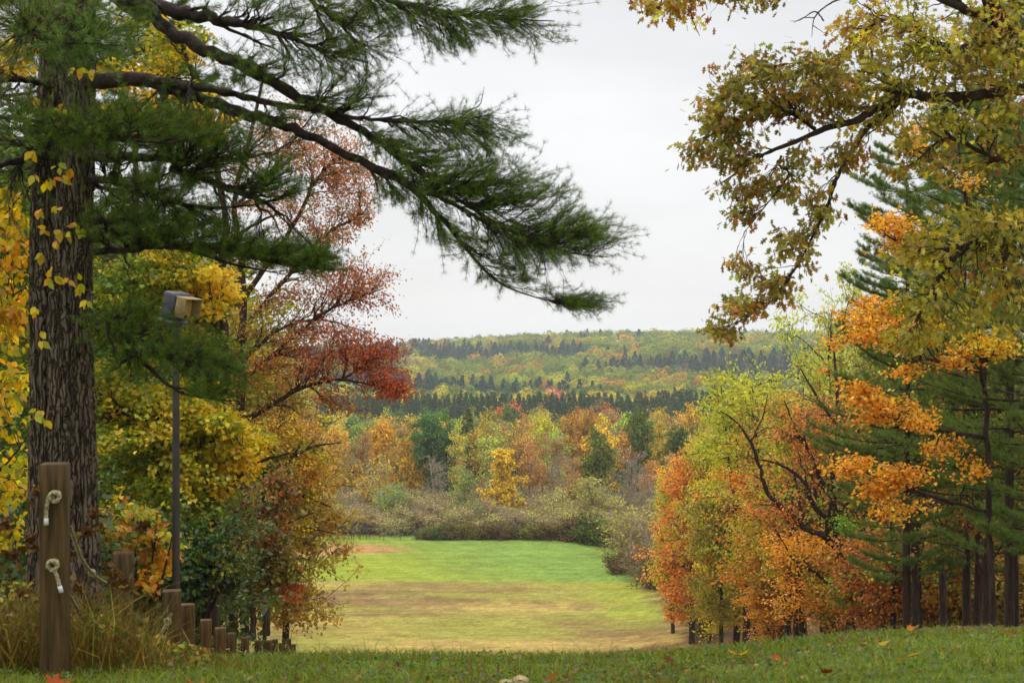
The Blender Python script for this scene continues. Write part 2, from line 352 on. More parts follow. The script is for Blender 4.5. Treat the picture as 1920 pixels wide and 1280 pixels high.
# ================================================================== lawn grass, fallen leaves, weeds
def blades(g, x, y, h, wd, col, lean=.35, zoff=-.01):
    n = len(x); z = gz(x, y)+zoff; b = np.stack([x, y, z], 1)
    d = rng.normal(0, lean, (n, 3)); d[:, 2] = 1; d = nrm(d); s = nrm(np.cross(d, rng.normal(0, 1, (n, 3))))*(wd[:, None]/2)
    bend = rng.normal(0, .3, (n, 3)); bend[:, 2] = -.1
    mid = b+d*h[:, None]*.55; tip = b+(d+bend)*h[:, None]
    V = np.stack([b-s, b+s, mid-s*.8, mid+s*.8, tip], 1).reshape(-1, 3); k = np.arange(n)[:, None]*5
    lp = (k+np.array([0, 1, 3, 2, 2, 3, 4])).reshape(-1)
    g.add(V, lp, np.tile([4, 3], n), np.repeat(col, 5, axis=0))
def lawn():
    n = 150000; y = 5.2+rng.uniform(0, 1, n)**1.1*7.3; x = rng.uniform(-.47, .47, n)*(y+1.2)
    p = np.stack([x, y, 0*x], 1); c1 = fbm(p*1.1, 3, 31); c2 = fbm(p*5, 2, 37)
    keep = rng.uniform(0, 1, n) < .5+.8*(c2-.3); x, y, c1, c2 = x[keep], y[keep], c1[keep], c2[keep]; n = len(x)
    h = (.035+.05*rng.uniform(0, 1, n)**1.5)*(.7+.9*c1); tall = rng.uniform(0, 1, n) < .012; h = np.where(tall, h*1.8, h)
    c = pal([(132, 142, 36), (112, 128, 34), (152, 154, 48), (92, 110, 32)], n, .25, .9); dead = (rng.uniform(0, 1, n) < .14+.4*(c1 < .42))[:, None]
    c = np.where(dead, pal([(150, 130, 70), (120, 98, 52), (96, 70, 40)], n, .2, .8), c)
    g = G(); blades(g, x, y, h, rng.uniform(.003, .006, n), c, .45)
    # broad clover-like leaves low in the turf
    k = 9000; y = 5.2+rng.uniform(0, 1, k)*5; x = rng.uniform(-.45, .45, k)*(y+1); pos = np.stack([x, y, gz(x, y)+rng.uniform(.01, .045, k)], 1)
    leaves(g, 'ovate', pos, rng.normal(0, 1, (k, 3))*[1, 1, .3], rng.normal(0, .5, (k, 3))+[0, 0, 1], rng.uniform(.015, .035, k), pal([(70, 112, 40), (88, 120, 52)], k, .2, .9))
    k = 4200; y = 5.2+rng.uniform(0, 1, k)*5.2; x = rng.uniform(-.45, .45, k)*(y+1); c1 = fbm(np.stack([x, y, 0*x], 1)*1.1, 3, 31); kp = rng.uniform(0, 1, k) < .12+.5*(c1 < .45)+.5*np.exp(-((x+.1)/.8)**2-((y-6.4)/1.)**2); x, y = x[kp], y[kp]; k = len(x)
    leaves(g, 'ovate', np.stack([x, y, gz(x, y)+rng.uniform(.01, .05, k)], 1), rng.normal(0, 1, (k, 3))*[1, 1, .4], rng.normal(0, .6, (k, 3))+[0, -.2, 1], rng.uniform(.015, .045, k), pal([(120, 80, 50), (150, 110, 66), (96, 62, 44), (176, 144, 92)], k, .2, .7))
    tag(ob('grass', g.mesh('grass', LEAF)), 'short green lawn grass with clover on the crest of the near bank', 'grass', kind='stuff')
    # longer pale grass on the slope just behind, and around the rail posts
    g = G(); n = 16000; y = 12+rng.uniform(0, 1, n)**1.4*38; x = -.155*y-.6-rng.uniform(-.4, 4.5, n)
    blades(g, x, y, rng.uniform(.1, .36, n), rng.uniform(.006, .014, n), pal([(150, 130, 70), (120, 120, 50), (170, 150, 96), (96, 104, 40)], n, .2, .8), .3)
    tag(ob('long_grass', g.mesh('long_grass', LEAF)), 'long yellowing grass along the posts on the slope', 'grass', kind='stuff')
    # edge grass of the lawn against the weeds
lawn()
LEAFDRY = leaf_mat('dry fallen leaf', .15, .015, 1.0)
def fallen():
    spots = [(1385, 1230, 7.3, .15, 'maple', (216, 168, 112), 'pale tan curled oak leaf lying on the lawn right of the mown slope', 'oak'),
             (1545, 1262, 6.3, .16, 'oak', (150, 78, 40), 'red-brown oak leaf flat on the lawn near the bottom right', 0),
             (1230, 1262, 6.3, .09, 'oak', (200, 122, 82), 'small pinkish oak leaf on the lawn beside a brown tuft', 0),
             (1255, 1228, 7.3, .12, 'maple', (110, 62, 42), 'dark brown shrivelled leaf standing on the lawn crest', 0),
             (1375, 1278, 6.05, .11, 'ovate', (222, 196, 130), 'cream coloured leaf at the bottom edge of the lawn, right of centre', 0),
             (1710, 1252, 6.6, .13, 'ovate', (176, 152, 110), 'long pale grey-tan leaf lying on the lawn at far right', 0),
             (1655, 1232, 7.2, .09, 'ovate', (200, 180, 140), 'narrow whitish leaf on the right-hand lawn', 0),
             (1707, 1205, 8.1, .08, 'maple', (214, 130, 90), 'small pink-orange leaf on the crest of the lawn at far right', 0),
             (1455, 1242, 7, .07, 'maple', (190, 86, 50), 'small bright rust leaf between the tan and the red-brown leaves', 0),
             (1580, 1220, 7.6, .07, 'oak', (120, 66, 38), 'tiny dark brown leaf on the lawn crest above the red-brown oak leaf', 0),
             (1895, 1220, 7.5, .10, 'oak', (150, 92, 48), 'brown oak leaf on the lawn at the right edge', 0),
             (840, 1266, 6.3, .13, 'oak', (150, 90, 66), 'mauve-brown leaf on the lawn left of the two pale stones', 0),
             (665, 1272, 6.2, .12, 'oak', (96, 56, 42), 'dark purple-brown leaf at the bottom of the lawn left of centre', 0),
             (562, 1266, 6.4, .07, 'maple', (186, 96, 60), 'small orange-brown leaf on the lawn in front of the last rail posts', 0),
             (365, 1262, 6.6, .13, 'maple', (190, 92, 46), 'orange leaf on the lawn below the leaning rope', 0),
             (105, 1272, 6.6, .20, 'maple', (178, 78, 40), 'large rust-orange leaf on the lawn in front of the tall rope post', 0),
             (220, 1278, 6.3, .12, 'oak', (196, 104, 44), 'orange oak leaf on the lawn right of the tall rope post', 0),
             (1030, 1256, 6.6, .14, 'oak', (140, 92, 56), 'brown leaf lying against the pair of pale stones', 0)]
    for px, py, Y, s, k, c, lab, _ in spots:
        s *= .55; x = (px-960)/F*Y; z = float(gz(x, Y))+.04; T, Fc = TPL[k]; g = G()
        a = rng.uniform(0, 6.28); ax = np.array([[math.cos(a), math.sin(a)*.8, .12]])
        leaves(g, k, np.zeros((1, 3))-ax*s*.5, ax, np.array([[rng.normal(0, .25), -.45, 1.]]), np.array([s*1.25]), pal([(c[0], c[1]*.95, c[2]*.35)], 1, .02, .62))
        V = g.v[0]; V[:, 2] += 1.6*(V[:, 0]**2)/s*.5+.35*np.abs(V[:, 1])
        g.v[0] = V
        tubes(g, (np.array([[[0, 0, 0], [.3, 0, .05], [.55, .1, .02]]])*-s+0)*np.array([ax[0, 0], ax[0, 0], 1]), np.full((1, 3), .0015), 3)
        tag(ob('fallen_leaf', g.mesh('fallen_leaf', LEAFDRY), loc=(x, Y, z)), lab, 'fallen leaf', 'dead leaves lying on the lawn')
fallen()
STONE = noise_mat('pale stone', (132, 112, 78), (206, 184, 140), (1, 1, 1), 14, .9, .6)
def stone(px, py, Y, s, lab):
    x = (px-960)/F*Y; n = 28; m = 16; s *= .8; th = np.linspace(0, 2*np.pi, n, endpoint=False); ph = np.linspace(.02, math.pi-.02, m)
    P = np.stack([np.outer(np.sin(ph), np.cos(th)), np.outer(np.sin(ph), np.sin(th)), np.outer(np.cos(ph), np.ones(n))], -1).reshape(-1, 3)
    P = P*(.8+.45*fbm(P*1.7+px, 3, 3))[:, None]*np.array([s, s*.8, s*.62])
    i = np.arange(m-1)[:, None]*n; j = np.arange(n)[None]; q = np.stack([i+j, i+n+j, i+n+(j+1) % n, i+(j+1) % n], -1).reshape(-1)
    tag(ob('stone', mk_mesh('stone', P, q, np.full(len(q)//4, 4), STONE, None, True), loc=(x, Y, float(gz(x, Y))+s*.45)), lab, 'stone', 'pale stones in the lawn')
stone(948, 1252, 6.7, .042, 'small tan stone touching a bigger one in the lawn'); stone(974, 1246, 6.75, .055, 'larger tan stone of the touching pair in the lawn')
stone(783, 1276, 6.1, .055, 'cream coloured stone alone at the bottom edge of the lawn')

def weeds():
    g = G(); gs = G()
    # dry stalks and grass round the posts at lower left
    n = 9500; Y = 7.6+rng.uniform(0, 1, n)**1.3*6; px = rng.uniform(-60, 1, n)+rng.uniform(0, 1, n)**1.25*520*np.clip(1.15-(Y-7.6)*.02, .5, 1); x = (px-960)/F*Y
    h = np.where(px < 300, rng.uniform(.12, .72, n), rng.uniform(.08, .34, n))*np.clip((560-px)/400, .3, 1)
    c = pal([(140, 116, 66), (166, 138, 88), (104, 96, 44), (100, 106, 42), (140, 96, 62), (92, 62, 42)], n, .3, .8)
    blades(g, x, Y, h, rng.uniform(.003, .008, n), c, .33, -.03)
    k = 5200; Y = 7.7+rng.uniform(0, 1, k)*4.5; px = rng.uniform(-60, 400, k); x = (px-960)/F*Y; z = gz(x, Y)+rng.uniform(.02, .5, k)*np.clip((440-px)/400, .12, 1)
    leaves(g, 'ovate', np.stack([x, Y, z], 1), rng.normal(0, 1, (k, 3)), rng.normal(0, .7, (k, 3))+[0, -.4, 1], rng.uniform(.02, .055, k), pal([(112, 126, 46), (140, 130, 56), (124, 84, 50), (86, 110, 42), (170, 136, 76)], k, .25, .9))
    tag(ob('dry_weeds', g.mesh('dry_weeds', LEAFDRY)), 'tangle of dry brown weeds and grass around the posts at lower left', 'weeds', kind='stuff')
    # individual goldenrod-like stems with brown seed heads
    M = [(22, 985, 8.3, -1), (58, 925, 8.6, 1), (150, 995, 8.4, 1), (185, 965, 9.2, -1), (262, 985, 9.4, 1), (8, 1040, 8, 1), (205, 1075, 8.2, 1), (70, 1010, 8.2, -1), (120, 1040, 9, 1), (160, 1100, 8.1, -1), (30, 1110, 7.9, 1), (245, 1090, 8.6, -1)]
    where = ['left of the tall rope post', 'tallest of those left of the post', 'right beside the tall rope post', 'leaning left in front of the big trunk', 'rising above the second rope post', 'leaning at the left edge of the picture', 'short, between the two nearest rope posts', 'bent left just before the tall rope post', 'hidden half behind the tall rope post', 'low, drooping right of the tall rope post', 'low at the left edge under taller stems', 'short, in front of the second rope post']
    for i, (px, py, Y, sd) in enumerate(M):
        top = W(px, py, Y); x0 = top[0]-sd*.12; base = np.array([x0, Y, float(gz(x0, Y))-.03])
        r = empty('weed_stem', base, 'dry brown weed stem with clustered seed heads, '+where[i], 'weed', 'dry seed-headed stems among the weeds')
        P, R = smooth_line([base, base*.5+top*.5+[sd*-.02, 0, 0], top+[0, 0, -.03], top+[sd*.06, 0, 0]], [.004, .003, .002, .0015], 12)
        t = G(); tubes(t, P[None]-base, R[None], 5); ob('stem', t.mesh('stem', TWIG), r)
        h = G(); k = 30; tt = rng.uniform(.84, 1, k); pos = P[(tt*11).astype(int)]-base+rng.normal(0, .013, (k, 3))
        for _ in range(9):
            leaves(h, 'clump', pos, rng.normal(0, 1, (k, 3)), rng.normal(0, 1, (k, 3)), np.full(k, .02), pal([(112, 72, 52), (92, 60, 44), (134, 96, 70)], k, .15, .8))
        ob('seed_head', h.mesh('seed_head', LEAFDRY), r)
        lf = G(); k = 16; pos = P[rng.integers(1, 9, k)]-base
        leaves(lf, 'ovate', pos, rng.normal(0, 1, (k, 3))*[1, 1, .5]-[0, 0, .4], rng.normal(0, .8, (k, 3)), np.full(k, .07), pal([(116, 92, 48), (92, 84, 38), (84, 54, 36)], k, .2, .8)); ob('foliage', lf.mesh('foliage', LEAFDRY), r)
weeds()

# ================================================================== rope rail
WOOD = noise_mat('weathered post timber', (40, 31, 17), (98, 76, 43), (6, 6, .5), 5, .85, .35, lo=.3, hi=.7, dist=.01)
ROPEM = noise_mat('pale twisted rope', (104, 96, 66), (182, 172, 132), (1, 1, 1), 60, .9, .4, dist=.002)
TAPE = noise_mat('white rope tape', (190, 188, 186), (228, 226, 224), (1, 1, 1), 20, .7)
def bevel_box(wx, wy, h, b=.006):
    """upright post with chamfered edges and top, base at z=0"""
    def ring(s, z, c):
        X, Yy = wx/2-s, wy/2-s
        return [(-X+c, -Yy, z), (X-c, -Yy, z), (X, -Yy+c, z), (X, Yy-c, z), (X-c, Yy, z), (-X+c, Yy, z), (-X, Yy-c, z), (-X, -Yy+c, z)]
    zs = [0]+list(np.linspace(.1, h-b, 9))+[h]; V = []
    for i, z in enumerate(zs): V += ring(b if i == len(zs)-1 else 0, z, b)
    V = np.array(V); V[:, :2] += .0015*rng.normal(0, 1, (len(V), 1)); q = []
    for i in range(len(zs)-1):
        for k in range(8): q += [i*8+k, i*8+(k+1) % 8, i*8+8+(k+1) % 8, i*8+8+k]
    tot = [4]*(len(q)//4); q += [len(V)-8+k for k in range(8)]; tot.append(8)
    return V, q, tot
def rope_geo(g, pts, r, twist=38., n=None, strands=3):
    Ls = float(np.sum(np.linalg.norm(np.diff(np.asarray(pts), axis=0), axis=1))); n = n or max(24, min(400, int(Ls/.006)))
    P, _ = smooth_line(pts, [r]*len(pts), n); T = nrm(np.gradient(P, axis=0))
    U = np.zeros_like(P); u = np.cross(T[0], [0, 1, .3]); u /= np.linalg.norm(u)
    for i in range(n):
        u = u-T[i]*np.dot(u, T[i]); u /= np.linalg.norm(u)+1e-9; U[i] = u
    B = np.cross(T, U); s = np.concatenate([[0], np.cumsum(np.linalg.norm(np.diff(P, axis=0), axis=1))])
    for k in range(strands):
        a = s*twist/r*.018+k*2*np.pi/strands
        C = P+(U*np.cos(a)[:, None]+B*np.sin(a)[:, None])*r*.55
        tubes(g, C[None], np.full((1, n), r*.56), 6)
    return P
PO = [  # px centre, py top, distance, description
 (103, 868, 7.5, 'tall square timber post with two knotted rope ends, nearest of the rope rail'),
 (230, 1035, 10.3, 'second timber post from the left, half lost in dry weeds'),
 (322, 1106, 11.0, 'third timber post from the left with a pale rope end leaning across its face'),
 (351, 1132, 14.6, 'narrow timber post tucked behind the third post'),
 (386, 1161, 18.0, 'dark square post standing alone right of the narrow fourth post'),
 (413, 1176, 18.8, 'dark post with dry grass arching over its top'),
 (434, 1186, 23, 'post close behind the grass-covered one, its top slightly lower'),
 (459.5, 1194, 25, 'eighth post, first one seen clear against the mown slope'),
 (484, 1200, 29, 'ninth post, just left of the far lamp pole'),
 (504, 1200, 31, 'wide post directly right of the far lamp pole'),
 (516, 1198, 35, 'post touching the wide one right of the far lamp pole'),
 (527, 1205, 38, 'lowest of the last four posts'),
 (541.5, 1197, 41, 'thin post rising higher than its neighbours near the right end of the rail'),
 (550.5, 1207, 45, 'last post at the right end of the rope rail')]
roots = []
for i, (px, py, Y, lab) in enumerate(PO):
    top = W(px, py, Y); zb = min(float(gz(top[0], Y))-.08, top[2]-1.0); h = top[2]-zb
    r = empty('rail_post', (top[0], Y, zb), lab, 'post', 'square timber posts of the rope rail', rz=[.16, .12, .2, .15][i % 4])
    V, q, tt = bevel_box(.138, .138, h); ob('timber', mk_mesh('timber', V, q, tt, WOOD), r); roots.append((top, h, zb))
def knot(top_pt, tail, r, lab, s=1.0):
    """stopper knot with a hanging taped tail; a thing held by the post"""
    c = np.asarray(top_pt); a = np.linspace(0, 2*np.pi*1.75, 22)
    pts = [np.array([0, .03, 0])]+[np.array([math.cos(t)*.024*s+.004, -.020-.012*math.sin(t*1.5), math.sin(t)*.024*s]) for t in a]+[np.array(p) for p in tail]
    root = empty('rope_end', c, lab, 'rope', 'rope ends knotted through the tall post')
    g = G(); P = rope_geo(g, pts, r); ob('strand', g.mesh('strand', ROPEM, True), root)
    e = G(); d = nrm(P[-1]-P[-4]); tubes(e, np.array([[P[-1]-d*.028, P[-1]-d*.015, P[-1]+d*.006]]), np.full((1, 3), r*1.12), 12, True); ob('tape', e.mesh('tape', TAPE, False), root)
yf = 7.5-.069-.012
knot(W(104, 930, yf), [(-.02, -.026, .01), (-.034, -.024, -.03), (-.042, -.02, -.085), (-.042, -.018, -.14)], .0105, 'upper rope knot of the tall post, its taped tail hanging to the left')
knot(W(100, 1058, yf), [(.01, -.026, -.02), (.024, -.024, -.05), (.034, -.02, -.09), (.046, -.018, -.135)], .0105, 'lower rope knot of the tall post, its taped tail slanting to the right')
def rope(pts, r, lab, knots=()):
    c = pts[0]; g = G(); P = rope_geo(g, [p-c for p in pts], r)
    root = empty('rail_rope', c, lab, 'rope', 'ropes of the rail'); ob('strand', g.mesh('strand', ROPEM, True), root)
    for k in knots:
        a = np.linspace(0, 4*np.pi, 26); kk = G(); p0 = P[int(k*(len(P)-1))]
        rope_geo(kk, [p0+np.array([math.cos(t)*r*1.6, (i-13)*r*.09, math.sin(t)*r*1.5]) for i, t in enumerate(a)], r*.85); ob('knot', kk.mesh('knot', ROPEM, True), root)
def pp(px, py, Y): return W(px, py, Y)
rope([pp(131, 988, 7.6), pp(155, 1050, 8.3), pp(182, 1082, 9.3), pp(208, 1096, 10.2)], .0105, 'taut rope running from the tall post down to the second post', (.55,))
rope([pp(133, 1120, 7.6), pp(170, 1180, 8.4), pp(205, 1196, 9.4), pp(222, 1188, 10.2)], .0105, 'lower slack rope curving through the weeds to the second post', (.8,))
rope([pp(292, 1205, 10.9), pp(305, 1182, 10.9), pp(316, 1160, 10.93), pp(322, 1148, 10.93)], .0135, 'pale rope end leaning across the face of the third post', (.6,))
rope([pp(196, 1205, 9.2), pp(212, 1212, 9.9), pp(250, 1215, 10.3), pp(300, 1232, 10.9)], .0105, 'low rope sagging between the second and the third post')
rope([pp(340, 1180, 11), pp(352, 1200, 13), pp(362, 1215, 14.5), pp(385, 1215, 17.9)], .0105, 'rope going from the third post towards the square dark post')
rope([pp(398, 1215, 18.6), pp(412, 1222, 20), pp(430, 1216, 22.9), pp(455, 1222, 24.9)], .0105, 'rope behind arching dry grass in the middle of the rail')
rope([pp(452, 1240, 23.5), pp(456, 1232, 24.5), pp(461, 1219, 24.9)], .014, 'pale rope end on the eighth post')
rope([pp(478, 1240, 27.8), pp(482, 1232, 28.4), pp(486, 1221, 28.9)], .014, 'pale rope end on the ninth post')

# ================================================================== lamp posts
POLE = noise_mat('dark bronze lamp pole', (40, 38, 34), (58, 54, 48), (1, 1, 1), 3, .6, 0, spec=.4)
HOUS = noise_mat('weathered grey lamp housing', (48, 48, 52), (78, 78, 86), (1, 1, 1), 6, .55, .1, spec=.4)
LENS = noise_mat('yellowed lamp lens', (138, 120, 76), (180, 160, 108), (1, 1, 1), 8, .35, 0, spec=.5)
VIS = noise_mat('tan lamp visor', (112, 98, 62), (150, 134, 90), (1, 1, 1), 5, .6)
def rbox(g, x0, x1, y0, y1, z0, z1, r=.04, M=None):
    import itertools
    n = 5; V = []; zs = [z0, z0+r*.3, z0+r, z1-r, z1-r*.3, z1]; ins = [r, r*.3, 0, 0, r*.3, r]
    for z, s in zip(zs, ins):
        for cx, cy, a0 in ((x1-r, y1-r, 0), (x0+r, y1-r, 90), (x0+r, y0+r, 180), (x1-r, y0+r, 270)):
            for k in range(n):
                a = R_(a0+90*k/(n-1)); V.append((cx+(r-s*.9)*math.cos(a), cy+(r-s*.9)*math.sin(a), z))
    m = 4*n; q = []
    for i in range(len(zs)-1):
        for k in range(m): q += [i*m+k, i*m+(k+1) % m, i*m+m+(k+1) % m, i*m+m+k]
    tot = [4]*(len(q)//4)+[m, m]; q += list(range((len(zs)-1)*m, len(zs)*m))+list(range(m))[::-1]
    V = np.array(V)
    if M is not None: V = V@M.T
    g.add(V, q, tot)
def lamp(px, pytop, Y, rad, lab, detail=True):
    t = W(px, pytop, Y); zb = float(gz(t[0], Y))-.3
    r = empty('lamp_post', (t[0], Y, zb), lab, 'lamp post', 'lamp posts beside the rope rail'); H = t[2]-zb
    g = G(); n = 14; zz = np.linspace(0, H-.62, n); tubes(g, np.stack([0*zz, 0*zz, zz], 1)[None], np.linspace(rad*1.08, rad*.9, n)[None], 20, True); ob('pole', g.mesh('pole', POLE, False), r)
    a, tl = R_(-28), R_(13)
    Rz = np.array([[math.cos(a), -math.sin(a), 0], [math.sin(a), math.cos(a), 0], [0, 0, 1]]); Rx = np.array([[math.cos(tl), 0, math.sin(tl)], [0, 1, 0], [-math.sin(tl), 0, math.cos(tl)]])
    M = Rz@Rx
    g = G(); rbox(g, -.15, .12, -.22, .22, -.18, .28, .05, M); rbox(g, -.17, .14, -.235, .235, -.27, -.182, .045, M)
    hm = g.mesh('housing', HOUS, True)
    ho = ob('housing', hm, r, (0, 0, H-.3))
    g = G(); rbox(g, .125, .165, -.18, .18, -.08, .22, .015, M); ob('lens', g.mesh('lens', LENS, False), ho)
    g = G()
    rbox(g, .16, .36, -.205, -.19, -.10, .225, .007, M); rbox(g, .16, .36, .19, .205, -.10, .225, .007, M); rbox(g, .125, .37, -.205, .205, .228, .24, .006, M)
    ob('visor', g.mesh('visor', VIS, False), ho)
    g = G(); tubes(g, np.array([[[0, 0, -.66], [0, 0, -.4], [0, 0, -.2]]]), np.array([[rad*1.2, rad*1.2, rad*1.2]]), 16, True); ob('bracket', g.mesh('bracket', POLE), r, (0, 0, H-.3))
def empty_part(name, loc, parent):
    o = bpy.data.objects.new(name, None); COL.objects.link(o); o.location = loc; o.parent = parent; return o
lamp(330, 545, 24, .064, 'dark lamp pole with a boxy floodlight head and yellowed visor behind the big pine')
lamp(496, 930, 42, .062, 'thin dark lamp pole standing among the last rail posts, its head hidden in foliage')

# ================================================================== chain-link fence and backstop at the far edge of the field
METAL = noise_mat('dull dark fence metal', (60, 62, 62), (96, 98, 98), (1, 1, 1), 3, .6)
def fence(x0, x1, Y, h, step, lab, mesh_step=.22, gate=None):
    zf = lambda x: float(gz(x, Y)); r = empty('chain_link_fence', (x0, Y, zf(x0)), lab, 'fence', 'metal fencing at the far edge of the playing field')
    b = np.array([x0, Y, zf(x0)])
    for x in np.arange(x0, x1+.01, step):
        g = G(); tubes(g, np.array([[[0, 0, -.2], [0, 0, h*.5], [0, 0, h+.05]]]), np.full((1, 3), .045), 8, True); ob('post', g.mesh('post', METAL), r, (x-x0, 0, zf(x)-b[2]))
    g = G(); xs = np.linspace(x0, x1, 12)
    tubes(g, np.array([[(x-x0, 0, zf(x)-b[2]+h) for x in xs]]), np.full((1, 12), .03), 6); ob('rail', g.mesh('rail', METAL), r)
    g = G(); k = int((x1-x0)/mesh_step); a = np.arange(k)*mesh_step; zz = zf(x0)-b[2]
    P = [[(u, 0, zz), (u+(h if s > 0 else -h)*.0+s*h*.5, 0, zz+h*.5), (u+s*h, 0, zz+h)] for u in a for s in (1, -1) if 0 <= u+s*h <= x1-x0]
    tubes(g, np.array(P, float), np.full((len(P), 3), .008), 3); ob('wire_mesh', g.mesh('wire_mesh', METAL), r)
fence(-28.4, -20, 219.5, 1.6, 1.6, 'low grey wire fence section right of the dark mesh gate at the field edge', .3)
fence(-19.6, -9.5, 217.5, 1.3, 2.5, 'low wire fence further right, ending where the brown hedge starts', .3)
fence(-24.3, -22.3, 218.2, 2.0, 1.0, 'dark dense mesh gate standing between the field fence sections', .09)
fence(-33.5, -24.6, 219, 1.7, 2.2, 'wire fence left of the dark mesh gate behind the infield dirt', .3)
# ================================================================== trees drawn limb by limb
def pl(pts, m=None):
    """[(px,py,Y,radius_px)] -> smooth polyline"""
    P = np.array([W(a, b, c) for a, b, c, d in pts]); r = np.array([d/F*c for a, b, c, d in pts])
    return smooth_line(P, r, m or max(10, len(pts)*5))
def layered(bls, k=3, thin=.26, wide=.72):
    o = []
    for b in bls:
        px, py, rx, ry, Y, dY, n = b[:7]
        kk = max(2, int(round(k*ry/28.)))
        for i in range(kk):
            f = ((i+.5)/kk*2-1)*.85; w_ = math.sqrt(max(.15, 1-f*f*.8))
            o.append((px+rng.normal(0, rx*.28), py+f*ry+rng.normal(0, ry*.06), rx*wide*w_, max(4, ry*thin*1.5/kk*2), Y+rng.normal(0, dY*.4), dY*.8, int(n/kk)+1)+tuple(b[7:]))
    return o
def blob_pts(bl, n):
    px, py, rx, ry, Y, dY = bl[:6]
    d = nrm(rng.normal(0, 1, (n, 3)))*rng.uniform(0, 1, (n, 1))**.45
    c = W(px, py, Y); ex = rx/F*Y; ez = ry/F*Y
    return c+d*np.array([ex, dY, ez])
def big_bark(name, P, R, root, off, seg=220, rows=700, depth=.05, seed=1, material=None, lobes=0.05, flare=0):
    """trunk with modelled furrows"""
    n = len(P); u = np.linspace(0, n-1.0001, rows); i = u.astype(int); f = (u-i)[:, None]
    C = P[i]*(1-f)+P[np.minimum(i+1, n-1)]*f; r = np.interp(u, np.arange(n), R)
    th = np.linspace(0, 2*np.pi, seg, endpoint=False); X = np.cos(th); Yv = np.sin(th)
    z = C[:, 2:3]+0*th[None]; rr = r[:, None]*(1+lobes*np.sin(th*3+seed+z*.3)+lobes*.6*np.sin(th*7+seed*2+z*.8))
    rr = rr*(1+flare*np.exp(-(z-C[0, 2])/.45)*(1+.5*np.sin(th*5+seed)))
    q = np.stack([np.broadcast_to(X*r.mean(), z.shape)*26, np.broadcast_to(Yv*r.mean(), z.shape)*26, z*5.0], -1).reshape(-1, 3)
    wv = fbm(q*.35, 2, seed+40)[:, None]; q = q+wv*.8
    a = 1-np.abs(2*vnoise(q, seed)-1)*1.0; b = fbm(q*2.3, 3, seed+5); cut = sstep(.72, .98, a)
    cr = 1-np.abs(2*vnoise(q*np.array([.7, .7, 2.2]), seed+9)-1); cut2 = sstep(.85, 1., cr)*.5
    disp = (-(np.maximum(cut, cut2))+(b-.5)*.55)*depth
    rr = rr+disp.reshape(z.shape)
    V = np.stack([C[:, 0:1]+rr*X, C[:, 1:2]+rr*Yv, z], -1).reshape(-1, 3)-off
    k = np.arange(rows-1)[:, None]*seg; j = np.arange(seg)[None]; qd = np.stack([k+j, k+(j+1) % seg, k+seg+(j+1) % seg, k+seg+j], -1).reshape(-1)
    return ob(name, mk_mesh(name, V, qd, np.full(len(qd)//4, 4), material or PBARK, None, True), root)
